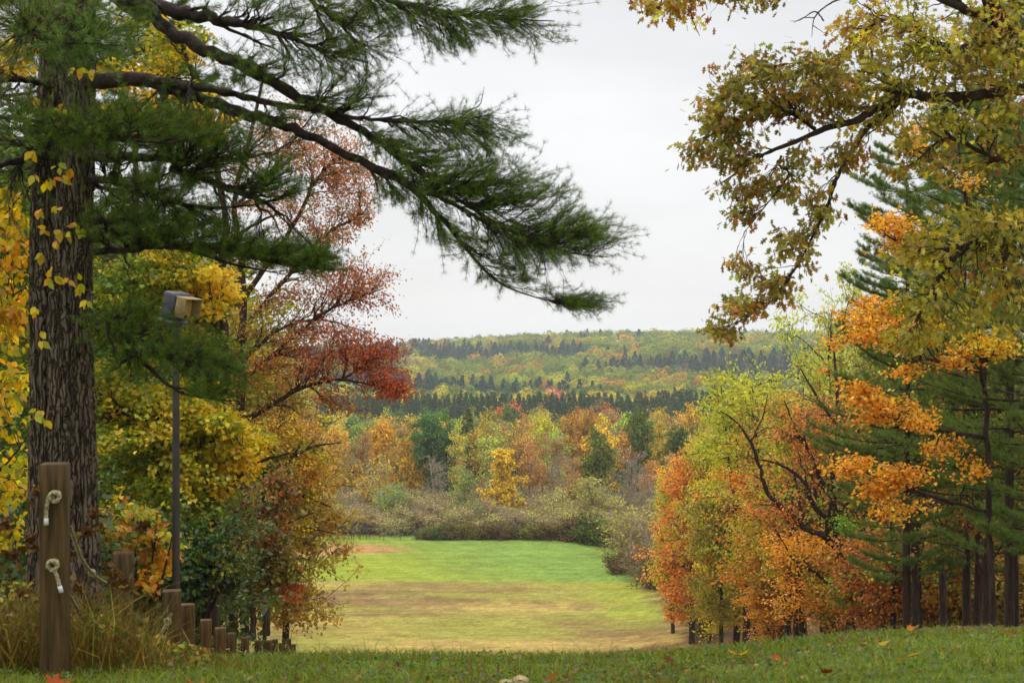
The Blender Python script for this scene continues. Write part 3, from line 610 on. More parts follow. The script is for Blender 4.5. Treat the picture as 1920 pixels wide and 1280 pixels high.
class Tree:
    def __init__(s, name, label, cat, base, group=None, bark=TWIG):
        s.base = np.asarray(base, float); s.root = empty(name, s.base, label, cat, group); s.sk = Sk(); s.bark = bark; s.wood = G(); s.fol = G()
    def limb(s, pts, part=True, sides=9, name='limb', wob=.25, m=None, bark=None, side=True):
        P, R = pl(pts, m)
        P[1:-1] += rng.normal(0, 1, (len(P)-2, 3))*R[1:-1, None]*wob; R = R*(1+.07*rng.normal(0, 1, len(R)))
        if side: s.sk.addcurves(P[None], R[None])
        if part:
            g = G(); tubes(g, P[None], R[None], sides, True); ob(name, g.mesh(name, bark or s.bark, True, s.base), s.root)
        else: tubes(s.wood, P[None], R[None], sides)
        return P, R
    def fill(s, blobs, kind='ovate', clip=None, size=.1, per=8, ratio=9, spread=.08, sub=.33, needle=None, lift=0., rtip=.0025, m=6, flat=.55, rmax=.03, twig_sides=3, droop=.25, lo=.3, dens=1, lim=None):
        bt = [blob_pts(b, max(2, int(b[6]*dens/ratio))) for b in blobs]
        tips = np.concatenate(bt); P2, R2 = attach(tips, s.sk, m=9, rmax=rmax, rtip=rtip*1.6, bend=.4, jit=.02, lift=lift)
        tubes(s.wood, P2, R2, 5)
        sk2 = Sk(); sk2.addcurves(P2, R2, 2)
        for b, t2 in zip(blobs, bt):
            n = int(b[6]*dens); c = t2[rng.integers(0, len(t2), n)]
            sd = np.array([b[2]/F*b[4], b[5], b[3]/F*b[4]])*sub
            tp = c+rng.normal(0, 1, (n, 3))*sd
            P3, R3 = attach(tp, sk2, m=m, rmax=.012, rtip=rtip, bend=.45, jit=.03, lift=lift)
            if clip:
                e = P3[:, -1]; qx = 960+e[:, 0]/e[:, 1]*F; qy = 640-e[:, 2]/e[:, 1]*F; keep = ~clip(qx, qy); P3 = P3[keep]; R3 = R3[keep]; n = len(P3)
                if n == 0: continue
            if lim:  # keep twigs short: start them nearer the tip
                Lg = np.linalg.norm(P3[:, -1]-P3[:, 0], axis=1); keep = Lg < lim; P3 = P3[keep]; R3 = R3[keep]; n = len(P3)
            tubes(s.wood, P3, R3, twig_sides)
            cols = b[7]; sz = b[8] if len(b) > 8 else size
            if needle:
                ln, wd, pern, tufts = needle
                q = P3.shape[1]
                for j in range(tufts):
                    u = (1-.17*j)*(q-1)-1e-4; i0 = int(u); f = u-i0
                    a = P3[:, i0]*(1-f)+P3[:, i0+1]*f
                    needles(s.fol, a, P3[:, i0+1]-P3[:, i0], ln, wd, pern, pal(cols, n, .18))
            else:
                leaf_on_twigs(s.fol, kind, P3, per, sz, lambda n_, k_: np.repeat(pal(cols, n_, .2), k_, axis=0)*np.exp(rng.normal(0, .15, (n_*k_, 1))), spread, flat, lo, droop)
    def done(s, fm=None, wood='twigs', crown='crown'):
        if s.wood.n: ob(wood, s.wood.mesh(wood, s.bark, True, s.base), s.root)
        if s.fol.n: ob(crown, s.fol.mesh(crown, fm or LEAF, False, s.base), s.root)
        return s.root
def gp(px, Y):
    x = (px-960)/F*Y; return np.array([x, Y, float(gz(x, Y))-.1])
PG = [(98, 124, 66), (86, 112, 62), (114, 134, 72), (76, 98, 56)]; PGY = [(124, 136, 64), (106, 124, 56)]; PGB = [(142, 122, 82), (116, 118, 70), (104, 124, 82)]
PGL = [(108, 138, 92), (124, 148, 104), (98, 126, 80)]
# ---------------------------------------------------- big white pine, left
def pine_left():
    b = gp(128, 12); t = Tree('white_pine', 'massive twin-stemmed white pine with furrowed bark, right behind the tall rope post', 'tree', b, bark=LBARK)
    P, R = pl([(142, 1215, 12, 50), (142, 1000, 12, 41), (136, 760, 12, 41), (133, 600, 12, 40), (138, 450, 12, 37), (146, 300, 12, 32), (150, 120, 12, 30), (152, -200, 12, 27), (150, -900, 12.2, 20), (150, -1700, 12.5, 8)], 60)
    big_bark('trunk', P, R, t.root, t.base, 240, 1100, .028, 3, flare=.35); t.sk.addcurves(P[None], R[None])
    P, R = pl([(95, 1215, 12.25, 42), (96, 1000, 12.25, 42), (97, 700, 12.25, 41), (94, 450, 12.25, 38), (98, 250, 12.3, 33), (106, 60, 12.4, 30), (96, -300, 12.7, 25), (60, -1100, 13.2, 14)], 50)
    big_bark('trunk', P, R, t.root, t.base, 200, 900, .028, 8, flare=.35)
    A = [(190, -60, 12, 17), (240, 8, 11.8, 15), (330, 62, 11.5, 13), (420, 108, 11.2, 11.5), (530, 166, 11, 10), (600, 205, 10.9, 8.5), (680, 245, 10.8, 7.5), (745, 290, 10.7, 7), (800, 330, 10.7, 5), (870, 380, 10.7, 3.6), (950, 430, 10.6, 2.4), (1050, 470, 10.6, 1.5), (1130, 482, 10.6, .8)]
    B = [(165, 150, 11.9, 15), (270, 152, 11.6, 13), (350, 178, 11.4, 11.5), (450, 210, 11.2, 10.5), (540, 238, 11, 9), (620, 275, 10.8, 8), (700, 315, 10.7, 8), (775, 355, 10.6, 8), (830, 412, 10.6, 5), (880, 472, 10.6, 3.3), (930, 525, 10.5, 2.2), (1000, 556, 10.5, 1.3), (1090, 576, 10.5, .8)]
    B2 = [(775, 355, 10.6, 5), (830, 372, 10.5, 4.5), (900, 410, 10.4, 3), (980, 440, 10.4, 2), (1060, 470, 10.4, 1.2)]
    C = [(290, 153, 11.5, 9), (400, 168, 11.2, 7.5), (490, 190, 11, 6), (600, 208, 10.8, 5), (660, 221, 10.7, 4.2), (730, 226, 10.7, 3.6), (830, 228, 10.6, 2.6), (880, 220, 10.6, 1.6), (922, 216, 10.6, .8)]
    C2 = [(862, 222, 10.6, 1.5), (882, 206, 10.6, 1.3), (900, 196, 10.55, .9), (908, 163, 10.5, .4)]
    D = [(210, -10, 11.9, 13), (300, 16, 11.5, 13), (380, 28, 11.3, 12), (440, 44, 11.2, 9), (520, 64, 11, 5), (600, 92, 10.9, 3), (690, 118, 10.9, 1.5)]
    E = [(160, -330, 12, 16), (330, -190, 11.5, 12), (480, -90, 11.2, 9), (620, -30, 11, 6.5), (740, 2, 10.9, 5), (850, 25, 10.8, 3), (960, 36, 10.8, 1.8), (1040, 40, 10.8, 1)]
    E2 = [(480, -90, 11.2, 6), (560, -20, 11.1, 4), (640, 50, 11, 3), (680, 90, 11, 1.5)]
    Fl = [(165, 292, 11.9, 9), (260, 296, 11.7, 8), (360, 300, 11.5, 6), (440, 300, 11.5, 3.5), (510, 286, 11.4, 1.5)]
    Gl = [(165, 338, 11.9, 7), (215, 342, 11.7, 6), (262, 358, 11.6, 5.5), (330, 380, 11.4, 5), (400, 390, 11.3, 3.5), (480, 384, 11.2, 1.5)]
    G2 = [(320, 318, 11, 6), (370, 332, 11, 6.5), (420, 352, 11, 6.5), (470, 370, 11, 6), (506, 386, 11, 4)]
    H = [(168, 414, 11.8, 6), (205, 414, 11.6, 5.5), (241, 412, 11.5, 4)]
    I = [(165, 438, 11.9, 11), (240, 448, 11.6, 9), (310, 458, 11.4, 7.5), (380, 466, 11.3, 6.5), (460, 480, 11.2, 4.5), (540, 494, 11.1, 2.6), (625, 506, 11, 1.2)]
    J = [(168, 474, 11.9, 7), (230, 470, 11.5, 6), (300, 462, 11.3, 5.5), (360, 470, 11.2, 4.2), (440, 496, 11.1, 2.6), (520, 512, 11.1, 1.2)]
    K = [(172, 595, 11.8, 9), (205, 618, 11.6, 7), (245, 648, 11.4, 6), (290, 700, 11.2, 4), (340, 735, 11.1, 2.6), (400, 748, 11.1, 1.6), (450, 752, 11.1, .9)]
    K2 = [(205, 618, 11.6, 5), (260, 642, 11.4, 4.5), (320, 668, 11.2, 3), (400, 680, 11.1, 1.8)]
    Lf = [(110, 300, 12.2, 8), (60, 288, 12, 7.5), (20, 305, 11.8, 6.5), (-60, 330, 11.5, 4)]
    M_ = [(100, 290, 12, 7), (90, 262, 11.3, 6), (120, 250, 10.8, 5), (220, 262, 10.4, 4), (330, 270, 10.2, 2)]
    N_ = [(110, 20, 12, 9), (70, 40, 11, 7), (60, 60, 10.4, 4.5), (120, 80, 10, 3), (190, 80, 9.9, 2)]
    O_ = [(95, 160, 12.2, 8), (40, 150, 11.8, 6), (-60, 160, 11.5, 4)]
    for q in (A, B, B2, C, D, E, E2, Fl, Gl, G2, I, J, K, K2, Lf, M_, N_, O_): t.limb(q)
    t.limb(H, side=False); t.limb(C2, side=False)
    N3 = (.052, .0019, 22, 3)
    bl = [(760, 270, 75, 45, 10.7, .5, 190, PG), (880, 255, 80, 45, 10.6, .5, 290, PG), (850, 330, 120, 50, 10.6, .6, 420, PG), (960, 365, 110, 38, 10.6, .5, 360, PG), (1060, 445, 95, 42, 10.6, .5, 440, PG),
          (1120, 440, 40, 30, 10.6, .3, 70, PG), (930, 460, 110, 40, 10.6, .5, 260, PG), (1000, 500, 70, 28, 10.5, .4, 90, PG), (1085, 568, 50, 20, 10.5, .3, 150, PG), (960, 535, 60, 18, 10.5, .3, 40, PG),
          (740, 365, 40, 18, 10.7, .3, 45, PG), (800, 410, 35, 14, 10.6, .3, 35, PG), (820, 445, 20, 12, 10.6, .2, 16, PG),
          (640, 60, 90, 50, 10.9, .6, 220, PG+PGB), (560, 90, 80, 50, 11, .6, 150, PG), (690, 110, 40, 40, 10.9, .4, 60, PG),
          (650, 170, 70, 40, 10.8, .5, 190, PG), (720, 30, 100, 35, 10.9, .5, 210, PG), (860, 40, 110, 35, 10.8, .5, 260, PG), (980, 35, 75, 38, 10.8, .5, 200, PG), (640, -30, 160, 30, 10.9, .6, 160, PG), (870, 85, 60, 18, 10.8, .4, 60, PG),
          (480, 10, 100, 30, 11, .6, 130, PG), (500, 140, 80, 40, 10.9, .6, 130, PG),
          (250, 250, 160, 45, 10.6, .9, 620, PG), (420, 270, 120, 35, 11, .8, 280, PG), (120, 245, 90, 34, 10.5, .5, 150, PG+PGY), (330, 225, 100, 25, 10.8, .6, 120, PG),
          (60, 40, 90, 60, 10.2, .6, 240, PGB+PGL), (170, 60, 70, 50, 9.9, .5, 220, PGL), (250, 20, 60, 40, 10.4, .5, 90, PG), (100, 110, 80, 30, 9.9, .5, 90, PGL), (30, 130, 70, 60, 11, .7, 130, PGB),
          (20, 230, 60, 50, 11.5, .7, 110, PG), (20, 380, 50, 50, 11.8, .6, 70, PG),
          (520, 340, 55, 36, 11, .4, 200, PG), (400, 335, 90, 30, 11.2, .6, 130, PG), (270, 345, 90, 25, 11.4, .6, 110, PG), (300, 395, 120, 26, 11.4, .6, 190, PG),
          (280, 430, 110, 30, 11.4, .6, 280, PG), (430, 450, 100, 36, 11.2, .6, 360, PG), (540, 475, 80, 30, 11.1, .5, 290, PG), (600, 490, 42, 24, 11, .4, 110, PG), (230, 400, 60, 24, 11.6, .5, 60, PG),
          (260, 610, 90, 36, 11.4, .5, 200, PG), (355, 665, 76, 34, 11.2, .5, 260, PG), (410, 710, 55, 34, 11.1, .4, 240, PG), (240, 560, 40, 26, 11.3, .5, 40, PG), (230, 690, 50, 36, 11.3, .4, 80, PG),
          (560, 225, 80, 25, 11, .5, 110, PG), (350, 130, 100, 30, 11.3, .6, 60, PG), (300, 200, 110, 20, 11, .6, 80, PG)]
    # crown above the picture
    t.fill(bl, needle=N3, ratio=7, dens=.84, sub=.42, lift=.03, rtip=.0016, rmax=.022)
    up = [(150, -500, 500, 120, 12, 2.2, 150, PG), (150, -900, 420, 130, 12, 2, 120, PG), (150, -1300, 300, 150, 12, 1.5, 90, PG)]
    t.fill(up, needle=(.14, .008, 14, 4), ratio=7, sub=.3, rtip=.003, rmax=.04)
    t.done(NEED, 'twigs', 'needles')
pine_left()
# ---------------------------------------------------- red oak boughs, upper right
OK1 = [(142, 140, 62), (164, 158, 76), (120, 118, 54), (154, 140, 62)]; OK2 = [(172, 112, 64), (134, 72, 52), (176, 126, 62)]; OK3 = [(196, 190, 78), (184, 174, 68), (214, 186, 74)]
def oak():
    Y = 18; b = gp(2120, 19); t = Tree('red_oak', 'red oak whose lobed olive and russet leaves hang in from the upper right corner', 'tree', b, bark=BARK)
    P, R = pl([(2120, 1160, 19, 42), (2120, 800, 19, 34), (2105, 400, 19, 30), (2095, 160, 19, 27), (2060, -200, 19, 20), (2040, -600, 19, 12)], 40)
    big_bark('trunk', P, R, t.root, t.base, 120, 400, .03, 5, BARK, flare=.3); t.sk.addcurves(P[None], R[None])
    A = [(2095, 190, 19, 18), (2000, 170, 18.6, 13), (1920, 166, 18.3, 11.5), (1840, 178, 18.1, 10), (1760, 183, 18, 9), (1700, 178, 18, 9), (1650, 200, 17.9, 8), (1600, 228, 17.8, 7), (1550, 240, 17.7, 6), (1500, 262, 17.7, 4.6), (1440, 286, 17.6, 3.2), (1390, 318, 17.6, 2.2), (1350, 345, 17.6, 1)]
    B = [(1698, 180, 18, 5.5), (1665, 212, 18, 5), (1625, 242, 17.9, 4.5), (1605, 275, 17.8, 4.2), (1580, 312, 17.8, 4), (1565, 345, 17.7, 3.8), (1548, 395, 17.7, 3.2), (1525, 440, 17.6, 2.6), (1490, 505, 17.5, 2), (1440, 570, 17.5, 1.4), (1360, 615, 17.5, .9)]
    C = [(1528, 242, 17.7, 4), (1490, 216, 17.6, 3.2), (1450, 205, 17.6, 2.8), (1400, 222, 17.5, 2), (1340, 250, 17.5, 1.2), (1290, 268, 17.5, .7)]
    D = [(2090, -60, 19, 18), (1990, 60, 18.5, 14), (1920, 62, 18.2, 12), (1860, 38, 18, 10), (1790, 8, 17.9, 8), (1700, -30, 17.8, 6), (1600, -60, 17.6, 5), (1450, -60, 17.5, 4), (1300, -30, 17.5, 3), (1220, 5, 17.5, 1.4)]
    E = [(1920, 62, 18.2, 7), (1840, 85, 18, 6), (1770, 90, 17.9, 4.5), (1690, 40, 17.8, 3.4), (1640, 45, 17.7, 2.5), (1560, 110, 17.6, 1.6), (1480, 120, 17.6, 1)]
    H = [(2105, 420, 19, 16), (2000, 400, 18.4, 11), (1900, 430, 18, 8), (1800, 470, 17.7, 6), (1740, 560, 17.6, 4), (1700, 640, 17.5, 2)]
    I_ = [(1465, 292, 17.7, 2.5), (1462, 310, 17.7, 2.2), (1478, 328, 17.6, 1.7), (1440, 380, 17.6, 1.2), (1400, 430, 17.6, .7)]
    J = [(2100, 300, 19, 10), (1980, 280, 18.4, 7), (1880, 300, 18, 5), (1780, 260, 17.8, 3), (1720, 300, 17.8, 1.5)]
    for q in (A, B, C, D, E, H, I_, J): t.limb(q, wob=.15)
    M = OK1*2+OK2; S = OK1+OK3
    bl = [(1370, 170, 65, 45, 17.6, .7, 95, OK1*3+OK2), (1450, 150, 70, 45, 17.6, .8, 110, OK1*3+OK2), (1530, 130, 60, 50, 17.6, .8, 95, M), (1340, 235, 45, 36, 17.5, .5, 60, OK1*3+OK2), (1410, 225, 60, 40, 17.6, .6, 90, M),
          (1320, 280, 45, 28, 17.5, .5, 55, OK1*3+OK2), (1480, 190, 70, 36, 17.6, .6, 80, OK2*2+OK1), (1370, 300, 55, 30, 17.6, .5, 60, M), (1560, 190, 50, 40, 17.7, .7, 75, M),
          (1400, 345, 40, 22, 17.6, .4, 30, M), (1440, 340, 60, 25, 17.6, .4, 45, M), (1510, 300, 60, 22, 17.7, .5, 26, M), (1560, 290, 40, 30, 17.8, .5, 30, M), (1400, 395, 35, 28, 17.6, .4, 34, M),
          (1500, 370, 40, 26, 17.7, .4, 34, M), (1530, 400, 35, 28, 17.6, .4, 38, M), (1620, 300, 40, 22, 17.9, .4, 26, M), (1480, 470, 40, 40, 17.5, .5, 60, M), (1410, 500, 35, 22, 17.5, .4, 26, M), (1440, 535, 45, 28, 17.5, .4, 55, OK2+OK1*2), (1380, 570, 42, 24, 17.5, .4, 55, M), (1345, 620, 28, 22, 17.5, .3, 36, OK2+OK1*2),
          (1260, 12, 75, 22, 17.5, .5, 70, OK2*2+OK3), (1420, -4, 60, 16, 17.5, .5, 30, M), (1340, -20, 90, 20, 17.5, .6, 50, M),
          (1640, 40, 70, 50, 17.7, 1, 110, OK3+OK2), (1620, 130, 70, 50, 17.8, 1, 120, S), (1720, 60, 70, 55, 17.9, 1.2, 120, S), (1820, 50, 80, 55, 18, 1.2, 120, S+OK2), (1720, 130, 70, 50, 17.9, 1.1, 120, S), (1830, 130, 80, 50, 18, 1.2, 120, S+OK2), (1900, 120, 60, 60, 18.2, 1.2, 80, S),
          (1650, 230, 60, 32, 17.9, .9, 55, S), (1760, 235, 80, 40, 18, 1.1, 80, S), (1870, 240, 70, 45, 18, 1.2, 90, S+OK2), (1720, 300, 60, 30, 17.8, .8, 45, S+OK2), (1850, 310, 70, 30, 18, 1, 40, OK2+S),
          (1800, 440, 80, 45, 17.8, 1, 110, S), (1880, 430, 60, 50, 18, 1, 90, S), (1730, 470, 50, 35, 17.7, .8, 60, S), (1850, 520, 80, 40, 17.8, 1, 110, S+OK2), (1760, 560, 60, 45, 17.6, .8, 80, S), (1880, 580, 50, 40, 17.8, .9, 60, S), (1710, 635, 45, 36, 17.5, .6, 55, S), (1800, 620, 40, 30, 17.6, .7, 30, S)]
    t.fill(bl, kind='oak', size=.118, dens=.66, per=7, ratio=4, spread=.07, sub=.36, rtip=.002, rmax=.022, droop=.5, flat=.75, lo=.45)
    up = [(1900, -300, 400, 160, 18, 3, 90, S), (2150, 200, 120, 400, 19, 2, 90, S)]
    t.fill(up, kind='oak', size=.17, per=9, ratio=6, spread=.1, sub=.3, rtip=.003, rmax=.04)
    # bare twigs against the sky
    for q in ([(1545, 40, 17.7, 1.6), (1528, 22, 17.7, 1.3), (1500, 38, 17.7, .8), (1482, 40, 17.7, .4)], [(1600, -10, 17.7, 2), (1560, 5, 17.7, 1.6), (1528, 32, 17.7, 1.2), (1522, 70, 17.7, .4)], [(1528, 34, 17.7, 1), (1505, 34, 17.7, .7), (1488, 44, 17.7, .3)], [(1524, 48, 17.7, .9), (1545, 62, 17.7, .4)], [(1290, 10, 17.5, 1.2), (1300, 40, 17.5, .8), (1312, 68, 17.5, .5)]): t.limb(q, part=False, sides=4, side=False)
    t.done(LEAF, 'twigs', 'leaves')
oak()
# ---------------------------------------------------- vine on the pine trunk and sapling at the left edge
YL = [(226, 196, 44), (206, 200, 48), (236, 176, 40), (178, 186, 50)]; OL = [(214, 140, 52), (226, 156, 48)]
def vine():
    t = Tree('climbing_vine', 'vine with drooping yellow leaves climbing the big pine trunk', 'vine', gp(112, 11.3)); Y = 11.45
    P, R = pl([(110, 1180, Y, 1.6), (96, 900, Y, 1.5), (112, 640, Y, 1.5), (100, 500, Y, 1.4), (118, 400, Y, 1.3), (100, 300, Y, 1.2), (124, 160, Y, 1), (140, 110, Y, .8)], 50); tubes(t.wood, P[None], R[None], 5)
    spots = [(136, 125), (152, 130), (172, 134), (70, 185), (112, 205), (158, 228), (60, 285), (108, 310), (120, 332), (98, 335), (86, 340), (84, 430), (100, 450), (142, 425), (108, 520), (92, 525), (130, 522), (146, 540), (160, 560), (78, 480), (64, 580), (80, 620), (150, 430), (112, 430), (98, 505), (118, 205), (130, 318), (72, 770), (84, 790), (68, 780), (76, 640), (60, 330), (125, 438), (150, 532), (106, 385), (75, 392)]
    for px, py in spots:
        k = 3; c = W(px, py, 11.35); tt = c+rng.normal(0, .012, (k, 3))
        i = np.argmin(np.linalg.norm(P-c, axis=1)); P3 = np.linspace(P[i], c, 4)[None]; P3[0, 1:3, 2] += .02; tubes(t.wood, P3, np.full((1, 4), .0022), 3)
        leaves(t.fol, 'ovate', tt, rng.normal(0, .5, (k, 3))+[0, 0, -.8], rng.normal(0, .5, (k, 3))+[.1, -1, .2], rng.uniform(.06, .105, k), pal(YL+OL[:1], k, .12))
    t.done(LEAF, 'stem', 'leaves')
vine()
def sapling():
    Y = 12.6; t = Tree('sapling', 'leaning sapling with yellow and orange leaves at the left edge beside the big pine', 'tree', gp(-30, Y))
    t.limb([(-30, 1200, Y, 7), (-28, 900, Y, 6), (-20, 600, Y, 5), (-34, 350, Y, 4), (-30, 150, Y, 2)], name='trunk')
    t.limb([(-28, 900, Y, 3), (20, 860, Y, 2), (50, 820, Y, 1)]); t.limb([(-24, 620, Y, 3), (20, 560, Y-.2, 2), (48, 540, Y-.4, 1)]); t.limb([(-32, 420, Y, 3), (10, 400, Y, 2), (44, 360, Y, 1)])
    bl = [(15, 480, 45, 60, Y-.2, .5, 42, YL+OL), (10, 600, 50, 70, Y-.2, .5, 60, YL+OL[:1]), (20, 420, 40, 40, Y, .5, 26, YL), (10, 760, 50, 70, Y-.1, .5, 50, YL), (10, 880, 60, 70, Y, .5, 50, YL[1:]), (20, 100, 50, 50, Y, .5, 20, OL+YL), (15, 350, 40, 30, Y, .4, 16, OL+YL), (0, 980, 70, 50, Y, .5, 34, YL)]
    t.fill(bl, kind='ovate', size=.085, per=7, ratio=5, spread=.05, sub=.35, rtip=.0015, rmax=.01, droop=.8, flat=1.0); t.done()
sapling()
# ---------------------------------------------------- broadleaf trees on the left bank
YG = [(160, 172, 52), (128, 152, 48), (186, 184, 56), (204, 182, 50), (112, 136, 46)]; GO = [(236, 196, 48), (232, 180, 46), (216, 192, 56)]; GR = [(92, 122, 50), (76, 108, 48), (112, 136, 52)]; DG = [(48, 76, 40), (58, 90, 46), (40, 64, 38)]
OLV = [(138, 128, 46), (120, 108, 44), (156, 140, 50)]; RD = [(184, 80, 56), (200, 94, 62), (162, 70, 52)]; RB = [(190, 130, 106), (206, 146, 120), (176, 114, 92)]; ORG = [(206, 116, 48), (190, 100, 46), (216, 140, 56)]
CL = lambda qx, qy: (qy > 1142-(qx-400)*.12) | (qx > 578-(qy-1000)*.2) & (qy > 880) | (qx > 618)
def left_bank():
    Y = 31
    t = Tree('maple_tree', 'yellow and lime maple filling the space behind the near lamp pole', 'tree', gp(405, Y), bark=BARK)
    t.limb([(398, 1190, Y, 12), (402, 1000, Y, 12), (400, 900, Y, 11), (416, 760, Y, 10), (420, 640, Y, 9), (412, 560, Y, 8), (420, 400, Y, 7), (380, 200, Y, 5), (330, 50, Y, 3)], name='trunk', side=True)
    for q in ([(402, 900, Y, 6), (320, 820, Y-.6, 4), (240, 780, Y-1, 2)], [(420, 640, Y, 5), (390, 590, Y-.5, 4), (330, 550, Y-.8, 2)], [(416, 700, Y, 5), (340, 650, Y-.5, 3), (240, 600, Y-1, 2)], [(400, 940, Y, 5), (480, 870, Y-.6, 3), (540, 850, Y-1, 2)], [(400, 300, Y, 4), (300, 150, Y, 3), (260, 80, Y, 2)], [(412, 460, Y, 4), (480, 420, Y, 3), (520, 400, Y, 2)], [(416, 760, Y, 4), (300, 900, Y-1, 3), (230, 960, Y-1.4, 2)]): t.limb(q, part=False)
    bl = [(240, 535, 100, 60, Y-1, 1.2, 210, GR+YG), (330, 510, 90, 50, Y-1, 1.2, 210, GO+YG), (400, 540, 60, 50, Y-.8, 1, 120, GO), (240, 600, 80, 50, Y-1, 1.2, 120, GR+YG), (420, 640, 60, 70, Y-.5, 1, 90, GR+OLV),
          (220, 740, 80, 80, Y-1, 1.5, 230, YG+GO[:1]), (330, 770, 90, 70, Y-1.2, 1.5, 260, YG+GO), (430, 800, 80, 60, Y-1, 1.3, 220, GO+YG), (250, 850, 100, 70, Y-1.3, 1.5, 250, YG), (370, 870, 90, 70, Y-1, 1.3, 230, YG+GO), (230, 950, 90, 60, Y-1.5, 1.5, 150, YG+GR), (330, 960, 80, 50, Y-1, 1.2, 120, GR+YG), (440, 850, 60, 60, Y-1, 1, 90, GO),
          (300, 90, 100, 80, Y, 1.5, 190, GO+YG), (350, 210, 90, 60, Y, 1.5, 130, GO), (250, 180, 80, 80, Y, 1.5, 90, GO+OLV), (200, 650, 60, 60, Y, 1, 60, GR), (60, 880, 110, 130, Y, 2, 220, YG+GR), (20, 640, 90, 140, Y+1, 2, 170, GR+YG), (40, 400, 90, 120, Y+1, 2, 100, GR+OLV), (400, 240, 60, 40, Y, 1, 60, GO+ORG)]
    t.fill(layered(bl, 2.2), kind='maple', size=.105, dens=1.15, per=12, ratio=9, flat=.42, spread=.13, sub=.4, rtip=.003, rmax=.04, droop=.5); t.done()
    # dark understory
    Y = 27
    t = Tree('bush', 'dark green glossy bush below the yellow maple, left of the far lamp pole', 'bush', gp(370, Y))
    for dx in (-30, 0, 25, 50): t.limb([(370+dx*.3, 1180, Y, 4), (370+dx, 1080, Y, 3), (370+dx*1.6, 1020, Y, 1.5)], part=False)
    t.fill([(380, 1040, 70, 50, Y, 1, 240, DG+GR[:1]), (350, 1085, 66, 30, Y, 1, 170, DG), (420, 1060, 36, 44, Y, .8, 120, DG+OLV), (300, 1070, 50, 50, Y, 1, 120, DG+OLV)], clip=lambda qx, qy: qy > 1128, kind='ovate', size=.11, per=13, ratio=9, spread=.09, sub=.32, droop=.5); t.done()
    Y = 24.5
    t = Tree('shrub', 'thin shrub with orange and yellow leaves between the second and third rope posts', 'shrub', gp(265, Y))
    for dx in (-50, -10, 20, 45): t.limb([(265+dx*.3, 1170, Y, 3), (265+dx, 1060, Y, 2), (265+dx*1.5, 960, Y, 1)], part=False)
    t.fill([(260, 1000, 70, 50, Y, .8, 60, ORG+OLV+YG), (225, 960, 60, 60, Y, .8, 60, YG+ORG), (290, 1060, 40, 40, Y, .6, 34, GO+ORG), (150, 1000, 70, 80, Y, .8, 50, OLV+YG), (60, 1040, 80, 60, Y, .8, 80, OLV+YG)], kind='maple', size=.11, per=8, ratio=8, spread=.09, sub=.32, droop=.6); t.done()
    # red maple leaning out over the field
    Y = 50
    t = Tree('maple_tree', 'red maple leaning out over the field with thin russet and scarlet foliage', 'tree', gp(455, Y), bark=BARK)
    t.limb([(460, 1190, Y, 9), (462, 1000, Y, 9), (452, 800, Y, 8.5), (452, 640, Y, 8), (455, 500, Y, 7), (440, 380, Y, 5), (470, 250, Y, 4), (500, 120, Y, 2)], name='trunk')
    for q in ([(452, 620, Y, 5), (520, 540, Y, 4), (600, 450, Y, 3), (680, 400, Y, 1.5)], [(456, 560, Y, 5), (540, 440, Y, 4), (600, 330, Y, 3), (660, 280, Y, 1.5)], [(452, 720, Y, 5), (540, 640, Y-.5, 3.6), (620, 580, Y-.8, 2.6), (720, 540, Y-1, 1)], [(452, 790, Y, 6), (520, 752, Y-.5, 4.5), (580, 722, Y-1, 3.6), (640, 712, Y-1.2, 3), (700, 722, Y-1.4, 1.8), (760, 735, Y-1.5, 1)],
              [(500, 758, Y-.4, 3), (540, 762, Y-.8, 2.4), (565, 780, Y-.9, 1)], [(580, 722, Y-1, 2.6), (600, 740, Y-1.2, 1.8), (625, 770, Y-1.2, .8)], [(440, 390, Y, 4), (500, 330, Y, 3), (560, 250, Y, 2), (600, 200, Y, 1)], [(452, 680, Y, 4), (520, 620, Y, 3), (600, 600, Y, 2), (680, 620, Y, 1)], [(640, 712, Y-1.2, 2), (690, 680, Y-1.3, 1.4), (720, 650, Y-1.4, .8)]): t.limb(q, part=False)
    bl = [(520, 210, 80, 50, Y, 2, 60, RB), (480, 300, 80, 60, Y, 2, 110, RB+OLV[:1]), (580, 280, 70, 50, Y, 1.6, 190, RB), (650, 310, 60, 45, Y, 1.4, 190, RB+ORG[1:2]), (640, 370, 70, 36, Y, 1.4, 120, RB), (680, 405, 45, 22, Y, 1, 60, RB), (520, 390, 90, 40, Y, 1.6, 120, RB), (620, 440, 70, 26, Y, 1.4, 110, RB), (560, 480, 80, 30, Y, 1.5, 100, RB+ORG[:1]),
          (650, 520, 90, 34, Y-.5, 1.4, 190, RB+RD), (560, 560, 90, 40, Y-.3, 1.5, 120, RB+OLV[:1]), (700, 560, 50, 26, Y-.8, 1, 70, RB+RD), (500, 620, 80, 50, Y, 1.5, 140, OLV+RB), (620, 640, 90, 40, Y-.8, 1.5, 230, RB+RD), (690, 660, 60, 36, Y-1.2, 1.2, 170, RD), (590, 690, 90, 36, Y-1, 1.4, 170, RD+RB), (720, 710, 50, 28, Y-1.4, 1, 130, RD), (745, 735, 28, 16, Y-1.5, .6, 50, RD),
          (500, 700, 70, 50, Y-.4, 1.4, 110, ORG+OLV), (660, 745, 60, 30, Y-1.3, 1, 50, RD+OLV[:1]), (540, 765, 70, 30, Y-.8, 1.2, 60, RB+OLV)]
    t.fill(bl, kind='ovate', size=.108, dens=1.12, per=10, ratio=8, spread=.17, sub=.38, rtip=.005, rmax=.05, droop=.5, lo=.4); t.done()
    # lower trees on the bank: gold, then rust-olive
    Y = 58
    t = Tree('maple_tree', 'golden maple low behind the red maple, its sprays reaching over the field edge', 'tree', gp(500, Y), bark=BARK)
